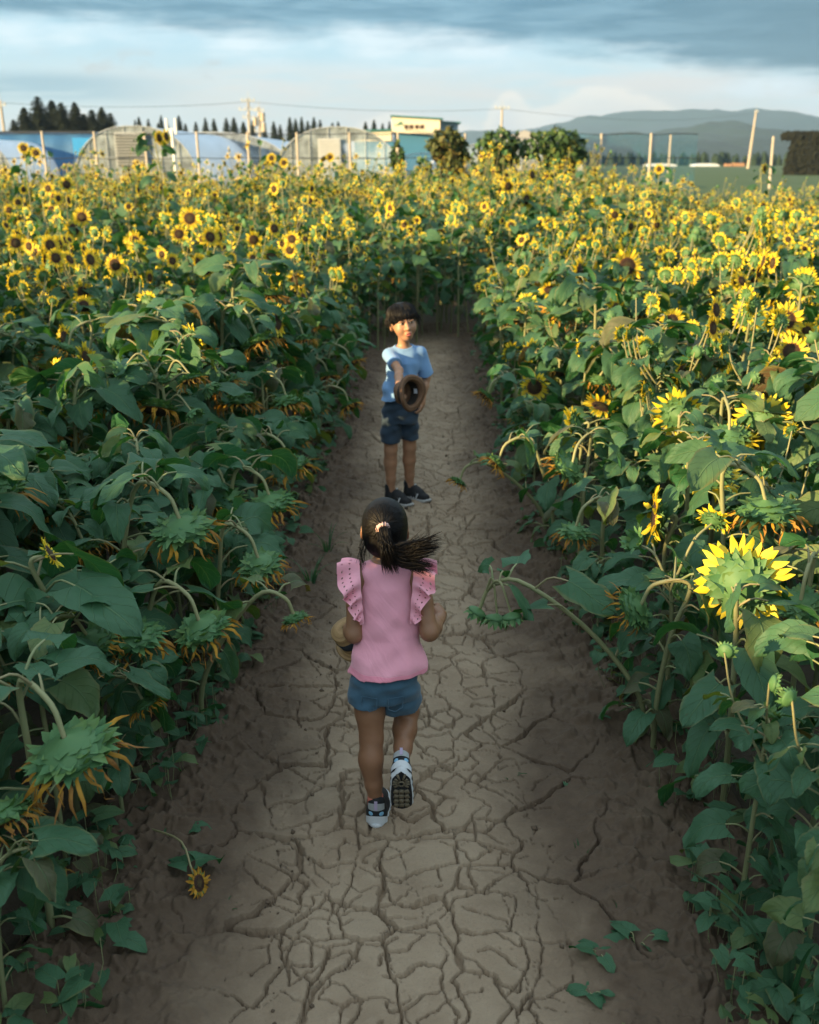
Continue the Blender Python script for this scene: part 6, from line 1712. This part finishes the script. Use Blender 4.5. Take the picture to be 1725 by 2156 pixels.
    def lock(rg, i):
        a = rg.uniform(-math.pi, math.pi); fr = max(0, math.cos(a)); s = L(rg.normal(0, .016), -.02 + rg.normal(0, .014), .112)
        d = r * math.sin(a) + f * math.cos(a)
        m_ = L(0, -.012, .030) + d * .0690 + u * (.058 + rg.uniform(-.008, .008)); m2 = L(0, -.012, .030) + d * .0900 + u * rg.uniform(.008, .022)
        drop = -.005 - .012 * rg.random() if fr > .45 else -.036 * rg.uniform(.3, 1.1) if fr > -.2 else -.055 * rg.uniform(.6, 1)
        if fr > .45: drop = .004 + .034 * rg.random()
        e = L(0, -.010, .030) + d * ((.0905 if fr < .45 else .0965) + rg.uniform(0, .010)) + u * (drop - .02 + rg.normal(0, .008)) + r * rg.normal(0, .013)
        return [s, m_, m2, e]
    strands(sb, 420, lock, .0030, 4, 5, 8); sb.build('strands', M_HAIR, hair)
    # T-shirt with short sleeves
    T = SDF((-.28, 5.66, .62), (.24, 6.16, 1.06), .0042)
    T.loft([(.64, -.060, 5.952, .122, .106), (.72, -.054, 5.953, .112, .095), (.82, -.044, 5.957, .100, .076), (.90, -.037, 5.959, .100, .072), (.955, -.034, 5.963, .088, .060), (.990, -.034, 5.965, .058, .046), (1.008, -.034, 5.965, .046, .042)], .02)
    T.cone((-.07, 5.955, .952), shR, .040, .038, .03); T.cone((.01, 5.972, .955), shL, .040, .038, .03)
    vR = unit(eR - shR); T.cone(shR, shR + (eR - shR) * .95, .039, .048, .02, 'u', (shR + (eR - shR) * .62, vR))
    vL = unit(eL - shL); T.cone(shL, shL + (eL - shL) * 1.1, .040, .056, .02, 'u', (shL + (eL - shL) * .86, vL))
    X, Y, Z = T.grid(); rel = X + .04; low = np.clip((.98 - Z) / .2, 0, 1)
    w = np.sin(rel * 60 - Z * 34 + 1.5 * np.sin(Z * 22)) * .0036 + np.sin((rel + Z * .6) * 75 + 2 * np.sin(rel * 18)) * .0028 + np.sin(Z * 60 + rel * 25) * .0022
    T.F = T.F + (w * low).astype(np.float32); T.ell((-.034, 5.955, 1.018), (.056, .052, .042), None, .005, 's')
    T.shell(.009); T.F = np.maximum(T.F, .692 + .012 * np.sin(rel * 16) - Z + rel * .10).astype(np.float32)
    T.mb().build('t_shirt', M_TEE, b)
    # navy shorts
    D = SDF((-.26, 5.80, .36), (.16, 6.14, .76), .0042)
    D.loft([(.53, -.056, 5.955, .104, .082), (.64, -.056, 5.955, .098, .078), (.74, -.052, 5.955, .088, .070)], .02)
    D.cone((-.106, 5.95, .60), (-.120, 5.934, .36), .062, .066, .014, 'u', (V3(-.12, 5.935, .405), unit(V3(-.05, -.08, -1)))); D.cone((-.006, 5.965, .60), (-.002, 5.99, .36), .060, .062, .014, 'u', (V3(0, 5.985, .415), unit(V3(.05, -.05, -1))))
    X, Y, Z = D.grid(); D.F = D.F + (np.sin(X * 50 + Z * 55) * .003 + np.sin(Z * 90 - X * 40) * .0026).astype(np.float32); D.shell(.016); D.F = np.maximum(D.F, Z - .72).astype(np.float32)
    D.mb().build('shorts', M_NAVY, b)
    h1, t1, h2, t2 = atz(813, 1047), atz(874, 1064), atz(852, 1031), atz(908, 1049)
    def ft(h_, t_): h_ = np.array(h_); d = unit(np.array(t_) - h_); return h_, h_ + d * .2
    a_, c_ = ft(h1, t1); shoe('shoe', b, V3(-.150, 5.985, 0), V3(-.150, 5.985, 0) + unit(V3(.165, -.115, 0)) * .2, (0, 0, 1), .200, 'plain')
    shoe('shoe', b, V3(-.030, 6.078, 0), V3(-.030, 6.078, 0) + unit(V3(.165, -.135, 0)) * .2, (0, 0, 1), .200, 'plain')
    hc = at(866, 828, 5.50)
    hat(tuple(hc), (.78, -.62, .10), .114, .070, .080, 'dark brown straw hat held out by the boy, its hollow turned to us', M_STRAWD, plain('brown_ribbon', (.03, .018, .012), .8), 1.0)
boy()
